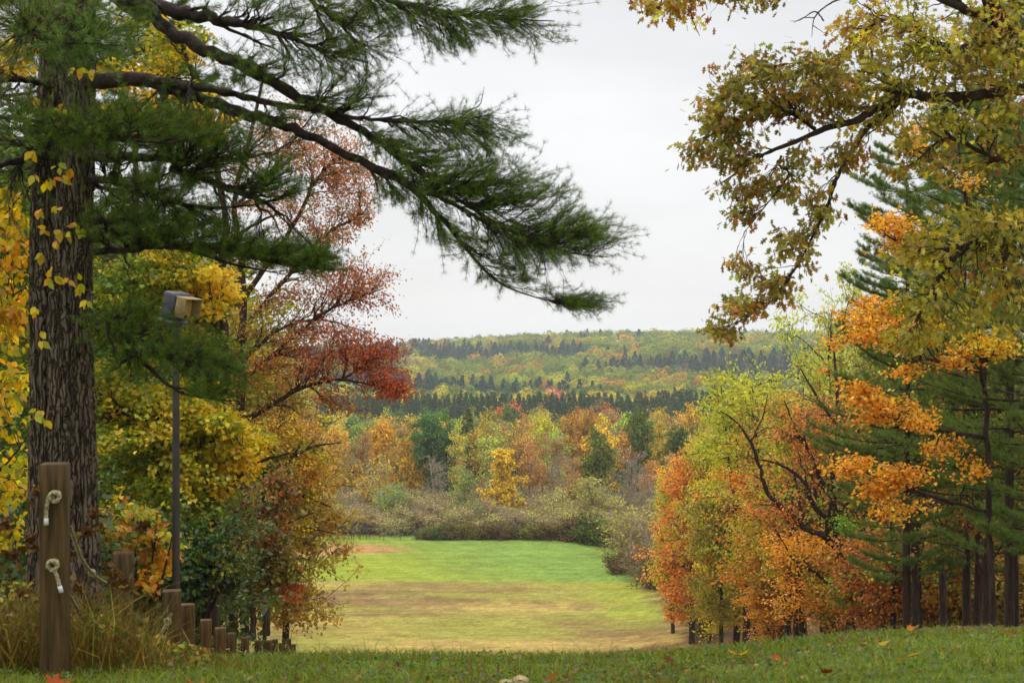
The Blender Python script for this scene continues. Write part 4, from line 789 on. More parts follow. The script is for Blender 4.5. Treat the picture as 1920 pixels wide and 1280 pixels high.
    t.limb([(500, 1190, Y, 7), (500, 1000, Y, 7), (510, 850, Y, 5), (530, 760, Y, 3)], name='trunk')
    for q in ([(504, 960, Y, 4), (560, 930, Y, 3), (620, 950, Y, 1.4)], [(508, 880, Y, 4), (580, 840, Y, 2.4), (640, 830, Y, 1.2)], [(502, 1000, Y, 3), (570, 990, Y, 2), (630, 1000, Y, 1)]): t.limb(q, part=False)
    t.fill([(560, 800, 70, 36, Y, 1.6, 150, GO+RB), (540, 860, 80, 40, Y, 1.8, 180, GO+OLV+GR), (590, 870, 36, 34, Y, 1.4, 70, GO+ORG), (540, 925, 60, 34, Y, 1.6, 140, OLV+GO), (590, 945, 34, 20, Y, 1, 50, GO+OLV), (565, 990, 44, 18, Y, 1.2, 60, GO+OLV), (470, 900, 76, 80, Y+.5, 2, 240, OLV+GR+GO), (470, 800, 70, 50, Y+1, 2, 150, OLV+ORG)], clip=CL, kind='ovate', size=.15, per=11, ratio=8, spread=.17, sub=.32, rtip=.005, rmax=.05, droop=.5); t.done()
    Y = 40.8
    t = Tree('maple_tree', 'small rust and olive maple drooping over the far lamp pole', 'tree', gp(470, Y), bark=BARK)
    t.limb([(474, 1195, Y, 6), (476, 1080, Y, 6), (484, 980, Y, 4.6), (500, 900, Y, 2.6)], name='trunk')
    for q in ([(478, 1060, Y, 3), (530, 1050, Y, 2), (580, 1090, Y, 1)], [(480, 1010, Y, 3), (540, 980, Y, 2), (590, 960, Y, 1)], [(477, 1100, Y, 3), (440, 1100, Y, 2), (410, 1130, Y, 1)]): t.limb(q, part=False)
    RO = [(148, 100, 54), (156, 80, 52), (128, 120, 56), (108, 112, 54)]
    t.fill([(505, 915, 50, 46, Y, 1.4, 160, RO), (485, 995, 64, 42, Y, 1.6, 270, RO), (440, 1000, 60, 80, Y, 1.4, 190, RO+DG[:1]), (530, 1060, 40, 36, Y, 1.1, 130, RO+OLV), (465, 1070, 66, 34, Y, 1.5, 230, RO+OLV+DG), (545, 1108, 26, 10, Y, .6, 45, RD), (505, 1105, 40, 14, Y, .9, 60, RD+OLV), (430, 1118, 44, 14, Y, 1.2, 90, DG+OLV)], kind='ovate', size=.12, per=12, ratio=8, spread=.12, sub=.28, rtip=.004, rmax=.04, droop=.5, clip=CL); t.done()
left_bank()
# ---------------------------------------------------- right-hand wood, trees drawn by hand
OR = [(246, 176, 62), (240, 160, 58), (248, 188, 76), (232, 146, 54)]; ORP = [(230, 138, 84), (234, 154, 92), (216, 118, 76)]; AYG = [(176, 180, 62), (160, 166, 60), (192, 190, 78)]; BRN = [(146, 104, 60), (168, 116, 62), (128, 100, 52)]
def right_hand():
    Y = 37
    t = Tree('maple_tree', 'orange maple whose bright sprays poke out between the boughs of the right-hand pines', 'tree', gp(1862, Y), bark=BARK)
    t.limb([(1862, 1175, Y, 6), (1856, 1000, Y, 5.5), (1850, 800, Y, 5), (1838, 600, Y, 4.4), (1818, 420, Y, 3.6), (1800, 300, Y, 2.8), (1790, 150, Y, 1.6)], name='trunk')
    for q in ([(1848, 700, Y, 4), (1700, 660, Y-1, 3), (1640, 625, Y-1.4, 1.4)], [(1850, 820, Y, 4), (1690, 790, Y-1, 3), (1630, 745, Y-1.4, 1.4)], [(1856, 960, Y, 4), (1700, 915, Y-1, 3), (1610, 880, Y-1.4, 1.4)], [(1826, 520, Y, 4), (1710, 470, Y-.6, 3), (1660, 440, Y-1, 1.4)], [(1848, 740, Y, 4), (1840, 690, Y-1, 3), (1870, 660, Y-1.3, 1.4)], [(1808, 340, Y, 3), (1700, 270, Y-.6, 2), (1670, 250, Y-1, 1)]): t.limb(q, part=False)
    t.fill(layered([(1680, 420, 48, 30, Y-1, .8, 120, OR), (1700, 465, 50, 26, Y-.6, .8, 90, OR), (1700, 258, 46, 24, Y-.8, .8, 60, OR), (1640, 560, 40, 18, Y-1.5, .7, 50, OR), (1650, 605, 84, 24, Y-1.4, 1.1, 190, OR), (1600, 640, 40, 12, Y-1.6, .8, 40, OR), (1740, 600, 40, 14, Y-1, .8, 40, OR), (1700, 700, 36, 12, Y-1.2, .8, 30, OR), (1760, 840, 50, 16, Y-1, .9, 50, OR), (1690, 960, 50, 16, Y-1, .9, 50, OR), (1700, 640, 46, 18, Y-1.2, .8, 70, OR), (1840, 645, 66, 26, Y-1.6, .8, 130, OR[:1]+GO), (1800, 672, 40, 18, Y-1.4, .7, 50, OR),
            (1610, 735, 34, 22, Y-1.6, .7, 90, OR), (1660, 765, 66, 28, Y-1.3, 1, 150, OR), (1720, 790, 40, 22, Y-1, .8, 50, OR), (1600, 872, 38, 20, Y-1.6, .7, 90, OR), (1650, 888, 60, 26, Y-1.3, 1, 130, OR), (1640, 920, 46, 16, Y-1.2, .7, 60, OR), (1830, 880, 40, 20, Y-1, .8, 40, OR), (1830, 340, 40, 24, Y, .8, 26, OR)]),
           kind='maple', size=.098, dens=.85, per=8, ratio=6, spread=.15, sub=.5, rtip=.004, rmax=.03, droop=.4, flat=.4); t.done()
    Y = 70
    t = Tree('maple_tree', 'nearly bare maple with long dark crooked limbs reaching left above the leaf-strewn clearing', 'tree', gp(1592, Y), bark=BARK)
    t.limb([(1594, 1195, Y, 8), (1588, 1130, Y, 8), (1582, 1060, Y, 8), (1572, 1025, Y, 7), (1566, 950, Y, 6), (1560, 880, Y, 5), (1572, 800, Y, 4), (1566, 700, Y, 2.5), (1560, 620, Y, 1.5)], name='trunk')
    for q in ([(1580, 1040, Y, 7), (1548, 1005, Y-.5, 6.5), (1510, 990, Y-.8, 5.6), (1478, 960, Y-1, 5), (1440, 925, Y-1.2, 4.4), (1425, 880, Y-1.4, 3.6), (1408, 830, Y-1.5, 2.8), (1380, 790, Y-1.6, 2), (1350, 770, Y-1.6, 1)],
              [(1566, 985, Y, 5), (1530, 950, Y-.6, 4.4), (1505, 900, Y-1, 3.6), (1460, 870, Y-1.2, 2.4), (1420, 860, Y-1.3, 1.2)], [(1566, 950, Y, 5), (1540, 900, Y-.5, 4), (1520, 850, Y-.8, 3), (1490, 800, Y-1, 2), (1470, 750, Y-1.2, 1)],
              [(1562, 880, Y, 4), (1600, 820, Y-.5, 3), (1640, 800, Y-.8, 2), (1700, 812, Y-1, 1)], [(1572, 800, Y, 3.4), (1530, 740, Y-.5, 2.4), (1500, 690, Y-.7, 1)], [(1568, 1110, Y, 4), (1530, 1075, Y-.5, 3.2), (1490, 1050, Y-.8, 2.4), (1465, 1010, Y-1, 1)], [(1408, 830, Y-1.5, 2), (1430, 780, Y-1.5, 1.4), (1440, 740, Y-1.5, .8)], [(1548, 1005, Y-.5, 4), (1560, 940, Y-1, 3), (1590, 880, Y-1.2, 1.6)]): t.limb(q, part=False)
    t.fill([(1420, 880, 70, 50, Y-1, 1.6, 60, ORP+AYG), (1470, 800, 80, 60, Y-1, 1.8, 100, BRN+ORP), (1560, 760, 90, 70, Y, 2, 130, BRN+ORP), (1450, 960, 60, 30, Y-1, 1.4, 110, ORP), (1520, 880, 80, 60, Y, 2, 110, ORP+BRN), (1640, 840, 80, 60, Y, 2, 110, BRN+ORP), (1500, 1040, 60, 30, Y-.6, 1.4, 70, OR), (1620, 940, 60, 40, Y, 1.6, 90, ORP+BRN)], kind='clump', size=.15, per=7, ratio=4, spread=.2, sub=.36, rtip=.006, rmax=.05); t.done()
    Y = 66
    t = Tree('sapling', 'small sapling with vivid lime-green leaves in front of the nearly bare maple', 'tree', gp(1600, Y))
    t.limb([(1602, 1190, Y, 2.4), (1596, 1120, Y, 2), (1580, 1060, Y, 1)], name='trunk')
    LG = [(140, 188, 56), (120, 172, 56), (160, 196, 62)]
    t.fill([(1578, 1108, 34, 26, Y, .8, 110, LG), (1606, 1130, 24, 14, Y, .6, 50, LG), (1590, 985, 34, 26, Y, .8, 60, LG), (1610, 1020, 30, 30, Y, .8, 30, LG+AYG)], kind='clump', size=.13, per=9, ratio=7, spread=.12, sub=.32, rtip=.005); t.done()
right_hand()
# ================================================================== tree kinds grown by rule (local coordinates, base at the origin)
def broad(H, Rc, hb, n1, n2, n3, leaf, per, shape='round', kind='clump', up=.5, r0=None, spread=.25, sub=.16, rtip=.012, var=.16, lo=.35, hues=.05, lean=0, multi=0, thin=0):
    r0 = r0 or H*.016; wood = G(); fol = G(); sk = Sk()
    for q in range(max(1, multi)):
        a = rng.uniform(0, 6.28); sp = Rc*.5 if multi else H*.012
        pts = [np.array([0, 0, 0]), np.array([0, 0, H*.25])+rng.normal(0, H*.008, 3), np.array([math.cos(a)*sp*.5, math.sin(a)*sp*.5, H*.55]), np.array([math.cos(a)*sp, math.sin(a)*sp, H*.93])]
        P, R = smooth_line(pts, [r0, r0*.85, r0*.6, r0*.12], 22); tubes(wood, P[None], R[None], 7); sk.addcurves(P[None, 4:], R[None, 4:])
    def env(z):
        t = np.clip((z-hb*H)/(H-hb*H), 0, 1)
        if shape == 'cone': return (1-t)**.75*(.35+.65*sstep(0, .18, t))+.03
        if shape == 'oval': return np.sqrt(np.clip(1-(2*t-1)**2, 0, 1))**.8*(.6+.4*(1-t))+.05
        if shape == 'vase': return np.sqrt(np.clip(1-(1.5*t-.8)**2/.95, 0, 1))
        return np.sqrt(np.clip(1-(1.7*t-.8)**2/.9, 0, 1))
    z = hb*H+(H-hb*H)*rng.uniform(.02, .98, n1)**(1.35 if shape == 'cone' else .85); a = np.arange(n1)*2.39996+rng.uniform(0, 1, n1)
    rr = env(z)*Rc*rng.uniform(.72, 1.0, n1)
    tip = np.stack([np.cos(a)*rr, np.sin(a)*rr, z], 1)
    P1, R1 = attach(tip-np.array([0, 0, 0]), sk, m=10, rmax=r0*.5, rtip=rtip*1.6, bend=.35, jit=.03, lift=-.12 if shape != 'vase' else .0, kang=1.6); tubes(wood, P1, R1, 5)
    sk1 = Sk(); sk1.addcurves(P1, R1, 3)
    i = rng.integers(0, n1, n2); t = rng.uniform(.35, 1.05, n2)
    t2 = P1[i, np.minimum((t*9).astype(int), 9)]+rng.normal(0, 1, (n2, 3))*Rc*np.array([.2, .2, .14])
    P2, R2 = attach(t2, sk1, m=6, rmax=r0*.22, rtip=rtip*1.2, jit=.04); tubes(wood, P2, R2, 4)
    sk2 = Sk(); sk2.addcurves(P2, R2, 2)
    t3 = t2[rng.integers(0, n2, n3)]+rng.normal(0, 1, (n3, 3))*Rc*sub*np.array([1, 1, .75])
    P3, R3 = attach(t3, sk2, m=4, rmax=r0*.12, rtip=rtip, jit=.05); tubes(wood, P3, R3, 3)
    if per:
        Q = P3 if not thin else P3[:int(n3*thin)]
        def cf(n, k):
            b = np.exp(rng.normal(0, var, (n, 1)))*np.exp(rng.normal(0, hues, (n, 3))); return np.clip(np.repeat(b, k, axis=0)*np.exp(rng.normal(0, .12, (n*k, 1))), .3, 2)
        leaf_on_twigs(fol, kind, Q, per, leaf, cf, spread, .6, lo, .3)
    return wood, fol
def pine(H, Rc, hb, step, nb, per, nl, nw, tufts=3, gap=.25, droop=0., sec=12, r0=None, top=.35, secr=.30):
    r0 = r0 or H*.014; wood = G(); fol = G()
    P, R = smooth_line([[0, 0, 0], [0, 0, H*.3], [H*.005, 0, H*.65], [0, 0, H]], [r0, r0*.85, r0*.55, r0*.05], 24); tubes(wood, P[None], R[None], 9)
    Bs = []; Rs = []; z = hb*H
    while z < H*.985:
        t = (z-hb*H)/(H-hb*H); k = nb if rng.uniform() > gap else max(2, nb-2); a0 = rng.uniform(0, 6.28)
        for j in range(k):
            a = a0+j*6.28/k+rng.normal(0, .25); ln = Rc*(min(1, .45+t*2.2)*(1-t)**top+.04)*rng.uniform(.6, 1.1)
            e = rng.normal(.02, .07)+t*.25-droop*(1-t); u = np.linspace(0, 1, 10)
            rad = ln*u; zz = z+rad*e+ln*.11*u**2.5-ln*.05*np.sin(u*3.1)+rng.normal(0, .05)
            wv = rng.normal(0, .05)*ln*np.sin(u*4)
            Bs.append(np.stack([np.cos(a)*rad-np.sin(a)*wv, np.sin(a)*rad+np.cos(a)*wv, zz], 1)); Rs.append(np.linspace(max(.012, ln*.012), .006, 10))
        z += step*rng.uniform(.7, 1.3)*(1-.3*t)
    B = np.array(Bs); Rr = np.array(Rs); tubes(wood, B, Rr, 5); n = len(B)
    T = nrm(np.gradient(B, axis=1)); idx = rng.integers(0, n, n*sec); u = .28+.72*rng.uniform(0, 1, n*sec)**.8; ii = np.minimum((u*9).astype(int), 9)
    A = B[idx, ii]; t = T[idx, ii]; side = nrm(np.cross(t, [0, 0, 1.]))*np.sign(rng.normal(0, 1, (n*sec, 1)))
    L0 = np.linalg.norm(B[:, -1]-B[:, 0], axis=1)[idx]; ln = (secr*L0*(1.15-u)+.14*L0**.5)*rng.uniform(.5, 1.2, n*sec)
    E = A+(t*.75+side*.8*rng.uniform(.2, 1, (n*sec, 1))+np.array([0, 0, .16])+rng.normal(0, .12, A.shape))*ln[:, None]
    v = np.linspace(0, 1, 4)[None, :, None]; S = A[:, None]*(1-v)+E[:, None]*v; S[:, 1:3] += rng.normal(0, .02, (len(A), 2, 3)); S[:, 3, 2] += ln*.12
    tubes(wood, S, np.linspace(.008, .004, 4)[None]+0*S[:, :, 0], 3)
    for j in range(tufts):
        q = 3-1e-4-j*.75; i0 = int(q); f = q-i0; a = S[:, i0]*(1-f)+S[:, i0+1]*f
        needles(fol, a+rng.normal(0, nl*.25, a.shape), S[:, i0+1]-S[:, i0]+np.array([0, 0, .02]), nl, nw, per, np.exp(rng.normal(0, .16, (len(a), 1)))*np.array([[1, 1, 1.]])*np.exp(rng.normal(0, .05, (len(a), 3))), up=.35)
    return wood, fol
def cone(H, Rc, n, sz):
    """spire-shaped spruce of drooping sprays"""
    wood = G(); fol = G(); P, R = smooth_line([[0, 0, 0], [0, 0, H*.5], [0, 0, H]], [H*.014, H*.009, .02], 8); tubes(wood, P[None], R[None], 6)
    t = rng.uniform(0, 1, n)**.72; t = 1-t; t = rng.uniform(0, 1, n)**1.4; a = rng.uniform(0, 6.28, n); lay = .1*np.sin(t*60+rng.normal(0, .3, n))
    r = Rc*((1-t)**.85)*(.45+.55*rng.uniform(0, 1, n)**.5)*(1+lay)*(1+.18*np.sin(a*3+t*9)); z = H*(.06+.93*t)
    pos = np.stack([np.cos(a)*r, np.sin(a)*r, z-r*.18], 1); d = np.stack([np.cos(a), np.sin(a), -.35+0*a], 1)+rng.normal(0, .25, (n, 3)); no = np.stack([np.cos(a)*.3, np.sin(a)*.3, 1+0*a], 1)+rng.normal(0, .35, (n, 3))
    leaves(fol, 'clump', pos, d, no, sz*rng.uniform(.6, 1.3, n)*(.5+.7*(1-t)), np.clip(np.exp(rng.normal(0, .2, (n, 1))), .4, 2)*np.ones((1, 3)))
    return wood, fol
PROTO = {}
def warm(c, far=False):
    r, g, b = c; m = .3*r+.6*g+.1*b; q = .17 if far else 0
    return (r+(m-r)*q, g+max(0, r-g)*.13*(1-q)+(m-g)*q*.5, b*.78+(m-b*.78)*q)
def proto(key, wf, bark, fm):
    w_, f_ = wf
    PROTO.setdefault(key, []).append((w_.mesh(key+'_trunk', bark, True), f_.mesh(key+'_crown', fm) if f_.n else None))
def place(key, name, x, y, label, cat, col, group=None, sc=1, z=None, rz=None, v=None, k=1.0, sxy=1, sink=.15):
    ms = PROTO[key]; wm, fm = ms[v % len(ms)] if v is not None else ms[rng.integers(0, len(ms))]
    z = float(gz(x, y)) if z is None else z
    r = empty(name, (x, y, z-sink), label, cat, group, rng.uniform(0, 6.28) if rz is None else rz, (sc*sxy, sc*sxy, sc))
    ob('trunk', wm, r)
    if fm is not None:
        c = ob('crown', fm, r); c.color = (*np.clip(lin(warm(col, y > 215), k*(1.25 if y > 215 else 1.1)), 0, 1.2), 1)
    return r
def top_scale(px, py, y, H):
    """scale so that a tree of height H standing at column px, distance y reaches row py"""
    x = (px-960)/F*y; z0 = float(gz(x, y)); return x, ((640-py)/F*y-z0)/H

# ---- near-stand kinds (60-150 m)
for i in range(3): proto('stand_round', broad(15, 4.3, .29, 34, 260, 1900, .24, 10, 'round', spread=.26), BARK, LEAF)
for i in range(2): proto('stand_airy', broad(15, 3.6, .25, 26, 170, 1000, .2, 8, 'vase', spread=.2, multi=3, rtip=.009, sub=.13), TWIG, LEAF)
for i in range(2): proto('stand_cone', broad(15, 3.2, .07, 70, 420, 2800, .2, 9, 'oval', spread=.22, sub=.12), BARK, LEAF)
for i in range(2): proto('stand_thin', broad(13, 3.4, .3, 24, 160, 900, .22, 5, 'round', spread=.3, rtip=.010), BARK, LEAF)
for i in range(2): proto('stand_bush', broad(4.5, 2.6, .05, 30, 170, 900, .17, 8, 'round', spread=.2, multi=5, r0=.05, rtip=.007), TWIG, LEAF)
# ---- valley kinds (220-430 m)
for i in range(4): proto('wood_round', broad(15, 4.2, .22, 24, 150, 760, .5, 6, 'round', spread=.38, sub=.15, rtip=.02, var=.2), BARK, FARL)
for i in range(3): proto('wood_thin', broad(15, 3.2, .3, 20, 120, 520, .38, 4, 'vase', spread=.4, sub=.17, multi=3, rtip=.024, var=.2), GBARK, FARL)
for i in range(2): proto('wood_bare', broad(13, 3.3, .2, 26, 160, 700, .3, 1, 'vase', spread=.4, multi=4, rtip=.024, thin=.4), GBARK, FARL)
for i in range(2): proto('wood_cone', broad(9, 2.7, .08, 64, 320, 1500, .3, 6, 'cone', spread=.16, sub=.07, rtip=.012), BARK, FARL)
for i in range(2): proto('wood_pine', broad(16, 4.3, .16, 34, 230, 1500, .42, 7, 'round', spread=.32, sub=.12, rtip=.02, var=.16), BARK, FARL)
for i in range(5): proto('spruce', cone(16, 2.7, 1100, 1.15), BARK, FARL)
for i in range(4): proto('brush', broad(3.6, 2.4, .05, 26, 120, 520, .2, 3, 'round', spread=.25, multi=6, r0=.05, rtip=.014, thin=.8), GBARK, FARL)
for i in range(2): proto('hedge', broad(1.9, 1.7, .02, 26, 120, 420, .22, 5, 'round', spread=.2, multi=5, r0=.03, rtip=.012), TWIG, FARL)

# ================================================================== right-hand wood
for i in range(2): proto('white_pine', pine(24, 5.8, .13, .85, 5, 16, .17, .012, 4, gap=.5, sec=48, secr=.26, r0=.2), BARK, NEED)
def rp(px, Y, pt, lab, v, sc=None, k=1., rz=None, col=(112, 134, 82)):
    x, s = top_scale(px, pt, Y, 24); return place('white_pine', 'white_pine', x, Y, lab, 'tree', col, 'white pines of the right-hand wood', s, v=v, rz=rz, k=k)
rp(1893, 42, 20, 'tall white pine with a thick dark trunk near the right edge, top in the sky', 0, rz=.4)
rp(1812, 52, 190, 'white pine standing left of the thick-trunked one, its green boughs between orange sprays', 1, rz=2.2)
rp(1990, 37, -120, 'white pine just beyond the right edge, only its dark low boughs in view', 1, rz=4.)
rp(1700, 50, 270, 'white pine with boughs feathering left against the sky above the orange sprays', 1, rz=.9)
rp(1960, 44, -60, 'white pine at the very edge of the picture behind the oak', 1, rz=3.1)
rp(-20, 34, -420, 'white pine at the left edge far behind the twin-stemmed one', 0, rz=2., col=(96, 118, 70))
rp(250, 60, -60, 'white pine deep behind the lime maple, its top above the picture', 1, rz=1., col=(96, 118, 70))
rp(1722, 60, 430, 'shorter white pine furthest left of the right-hand pines', 0, rz=1.3, col=(124, 142, 84))
ST = [ # kind, px, top py, base Y, colour, name, label, xy stretch
 ('stand_cone', 1297, 846, 133, (224, 144, 84), 'maple_tree', 'flame-shaped coral-red maple at the right edge of the field', 1.05),
 ('stand_cone', 1262, 882, 141, (196, 184, 62), 'maple_tree', 'yellow-green tree peeking out left behind the coral-red maple', .8),
 ('stand_cone', 1380, 838, 118, (206, 182, 54), 'maple_tree', 'golden-yellow maple right beside the coral-red one', 1.15),
 ('stand_round', 1352, 905, 112, (160, 146, 56), 'maple_tree', 'olive-yellow tree with dark stems between the golden maple and the clearing', .9),
 ('stand_round', 1450, 860, 104, (224, 136, 58), 'maple_tree', 'orange maple behind the long crooked limbs of the bare maple', 1.05),
 ('stand_airy', 1398, 672, 108, (182, 188, 66), 'ash_tree', 'airy yellow-green ash rising above the golden maple', 1.15),
 ('stand_airy', 1468, 690, 98, (182, 178, 66), 'ash_tree', 'airy yellow tree between the two tall pale ashes', 1.0),
 ('stand_airy', 1545, 535, 92, (186, 192, 100), 'ash_tree', 'tallest pale ash, its thin top standing against the sky', 1.05),
 ('stand_round', 1500, 760, 88, (186, 170, 62), 'maple_tree', 'yellow-olive tree under the tallest pale ash', .9),
 ('stand_thin', 1560, 745, 84, (196, 112, 62), 'maple_tree', 'thin rust-coloured tree below the tallest ash', 1.2),
 ('stand_round', 1640, 740, 86, (176, 116, 56), 'maple_tree', 'copper-brown tree behind the orange sprays of the right-hand wood', 1.0),
 ('stand_round', 1700, 820, 78, (186, 108, 54), 'maple_tree', 'deep orange tree low between the pine trunks', .9),
 ('stand_thin', 1650, 700, 72, (164, 150, 66), 'maple_tree', 'thin olive tree in front of the copper-brown one', 1.),
 ('stand_thin', 1500, 985, 74, (232, 156, 60), 'maple_tree', 'low amber sapling left of the bare maple trunk', 1.5),
 ('stand_round', 1785, 800, 90, (150, 104, 52), 'maple_tree', 'brown-leaved tree deep behind the pines', 1.1),
 ('stand_round', 1590, 640, 118, (172, 168, 72), 'maple_tree', 'pale olive tree far back behind the tallest ash', 1.),
 ('stand_round', 1690, 560, 110, (140, 142, 60), 'maple_tree', 'moss-green tree at the back of the wood behind the orange sprays', 1.1),
 ('stand_round', 1880, 700, 80, (150, 120, 56), 'maple_tree', 'dull brown-green tree behind the thick pine trunk', 1.1),
 ('stand_cone', 1440, 960, 96, (220, 150, 58), 'maple_tree', 'small amber tree at the back of the clearing', 1.2),
 ('stand_thin', 1330, 790, 128, (190, 176, 66), 'ash_tree', 'thin yellow tree behind the tip of the coral-red maple', .9),
]
for kd, px, pt, Y, c, nm, lab, sx in ST:
    H = {'stand_thin': 13}.get(kd, 15); x, s = top_scale(px, pt, Y, H); place(kd, nm, x, Y, lab, 'tree', c, None, s, sxy=sx*(.95/max(s, .3))*1.0 if s > 1.4 else sx, v=None, k=1.05)
BU = [(1600, 76, (196, 156, 62), 1.1, 'amber bush under the bare maple'), (1660, 64, (190, 112, 60), 1, 'rust bush left of the slim pine trunks'), (1730, 66, (180, 130, 56), 1.1, 'tan-orange bush among the slim pine trunks'), (1800, 62, (196, 140, 60), 1.1, 'orange bush between the last two pine trunks'), (1870, 60, (166, 140, 60), 1.1, 'olive bush behind the thick pine trunk'),
      (1320, 136, (120, 96, 52), .75, 'brown bush at the foot of the coral-red maple')]
for px, Y, c, s, lab in BU:
    x = (px-960)/F*Y; place('stand_bush', 'bush', x, Y, lab, 'bush', c, 'bushes under the right-hand wood', s)
# slim dark trunks of the wood, each a young tree with a high thin crown
k = 0
slim = [(1478, 80, 14), (1492, 76, 9), (1545, 78, 12), (1625, 68, 10), (1674, 62, 9), (1718, 58, 14), (1742, 70, 10), (1770, 56, 12), (1832, 50, 15), (1850, 48, 12), (1905, 46, 12), (1440, 100, 8), (1412, 106, 9), (1645, 80, 8), (1692, 84, 8), (1790, 72, 9), (1510, 96, 8), (1568, 92, 9), (1865, 66, 9), (1755, 88, 8)]
order = sorted(slim)
names = ['first', 'second', 'third', 'fourth', 'fifth', 'sixth', 'seventh', 'eighth', 'ninth', 'tenth', 'eleventh', 'twelfth', '13th', '14th', '15th', '16th', '17th', '18th', '19th', '20th']
for n_, (px, Y, wpx) in enumerate(order):
    b = gp(px, Y); r = empty('young_tree', b, names[n_]+' slim dark trunk counted from the left along the floor of the right-hand wood', 'tree', 'slim dark trunks in the right-hand wood')
    H = rng.uniform(8, 11); rr = wpx/F*Y*.5; w_ = G(); P, R = smooth_line([[0, 0, 0], [rng.normal(0, .15), 0, H*.3], [rng.normal(0, .3), 0, H*.7], [rng.normal(0, .5), 0, H]], [rr*1.15, rr, rr*.7, rr*.2], 24); R = R*(1+.06*rng.normal(0, 1, 24)); tubes(w_, P[None], R[None], 9)
    sk = Sk(); sk.addcurves(P[None, 5:], R[None, 5:]); tips = P[rng.integers(7, 24, 26)]+rng.normal(0, 1, (26, 3))*[1.3, 1.3, .7]; P2, R2 = attach(tips, sk, m=6, rmax=rr*.4, rtip=.008); tubes(w_, P2, R2, 4)
    f_ = G(); t2 = tips[rng.integers(0, 26, 130)]+rng.normal(0, .55, (130, 3)); sk2 = Sk(); sk2.addcurves(P2, R2, 2); P3, R3 = attach(t2, sk2, m=4, rtip=.006, rmax=.02); tubes(w_, P3, R3, 3)
    leaf_on_twigs(f_, 'clump', P3, 7, .17, lambda a, c: pal([ORG, BRN, OLV, YG][n_ % 4], a*c, .2), .22, .6)
    ob('trunk', w_.mesh('trunk', BARK, True), r); ob('crown', f_.mesh('crown', LEAF), r)
# shrubs along the right edge of the field
ES = [(1180, 206, (150, 134, 84), 1.3, 'grey-olive shrub at the far right corner of the bright turf'), (1205, 198, (140, 120, 90), 1.5, 'taupe shrub second along the right field edge'), (1165, 186, (116, 92, 76), 1.0, 'purple-brown low shrub jutting onto the bright turf'), (1200, 180, (124, 100, 80), 1.25, 'brown shrub behind the jutting purple-brown one'), (1232, 172, (120, 92, 74), 1.15, 'dark mauve shrub left of the coral-red maple foot'),
      (1190, 201, (190, 178, 84), 1.9, 'pale yellow slender shrub taller than its neighbours at the field edge'), (1225, 190, (150, 128, 88), 1.9, 'tall taupe thicket shrub between the pale yellow shrub and the coral-red maple'), (1240, 178, (136, 112, 84), 1.6, 'greyish shrub touching the coral-red maple')]
for px, Y, c, s, lab in ES:
    x = (px-960)/F*Y; place('brush' if s > 1.2 else 'hedge', 'shrub', x, Y, lab, 'shrub', c, 'shrubs along the right edge of the field', s*(1.25 if s <= 1.2 else 1.0))
# filler trees standing behind the left bank
LB = [(60, 60, 400, (120, 140, 52)), (150, 75, 520, (150, 160, 56)), (10, 48, 620, (86, 112, 48)), (230, 85, 300, (190, 170, 60)), (330, 95, 480, (140, 150, 56)), (430, 100, 620, (176, 150, 60)), (530, 105, 800, (190, 150, 64)), (100, 55, 780, (76, 104, 46)), (260, 65, 720, (120, 140, 50)), (-60, 70, 200, (96, 116, 50)), (370, 75, 760, (160, 150, 54)), (450, 160, 850, (204, 164, 62)), (405, 135, 860, (176, 146, 60)), (553, 222, 850, (220, 168, 62))]
LBL = ['green tree deep behind the left half of the big pine', 'lime tree behind the big pine trunk', 'dark green tree at the left edge', 'tall yellow tree behind the upper pine limbs', 'olive tree behind the floodlight head', 'dull gold tree behind the red maple trunk', 'ochre tree beneath the red maple limbs', 'dark bushy tree behind the tall rope post', 'mid-green tree behind the near lamp pole', 'green tree just outside the left edge', 'yellow-olive tree right of the near lamp pole', 'gold tree at the left edge of the field, furthest right of the bank', 'ochre tree behind the sprays of the golden maple', 'orange-gold tree at the far left corner of the infield']
for (px, Y, pt, c), lab in zip(LB, LBL):
    x, s = top_scale(px, pt, Y, 15); place('stand_round', 'maple_tree', x, Y, lab, 'tree', c, None, min(s, 1.9), k=.95)
for i, (px, Y, s, c) in enumerate([(20, 22, .8, (70, 92, 42)), (90, 30, 1, (96, 106, 44)), (200, 26, .75, (84, 100, 42)), (300, 34, 1, (70, 90, 42)), (130, 34, 1, (92, 96, 42)), (250, 48, 1.2, (110, 110, 48))]):
    x = (px-960)/F*Y; place('stand_bush', 'bush', x, Y, ['dark green bush at the left edge behind the weeds', 'olive bush behind the big pine foot', 'green bush behind the second rope post', 'dark bush behind the near lamp pole foot', 'olive bush near the second rope post', 'brown-green bush behind the orange-leaved shrub'][i], 'bush', c, 'bushes on the left bank', s)

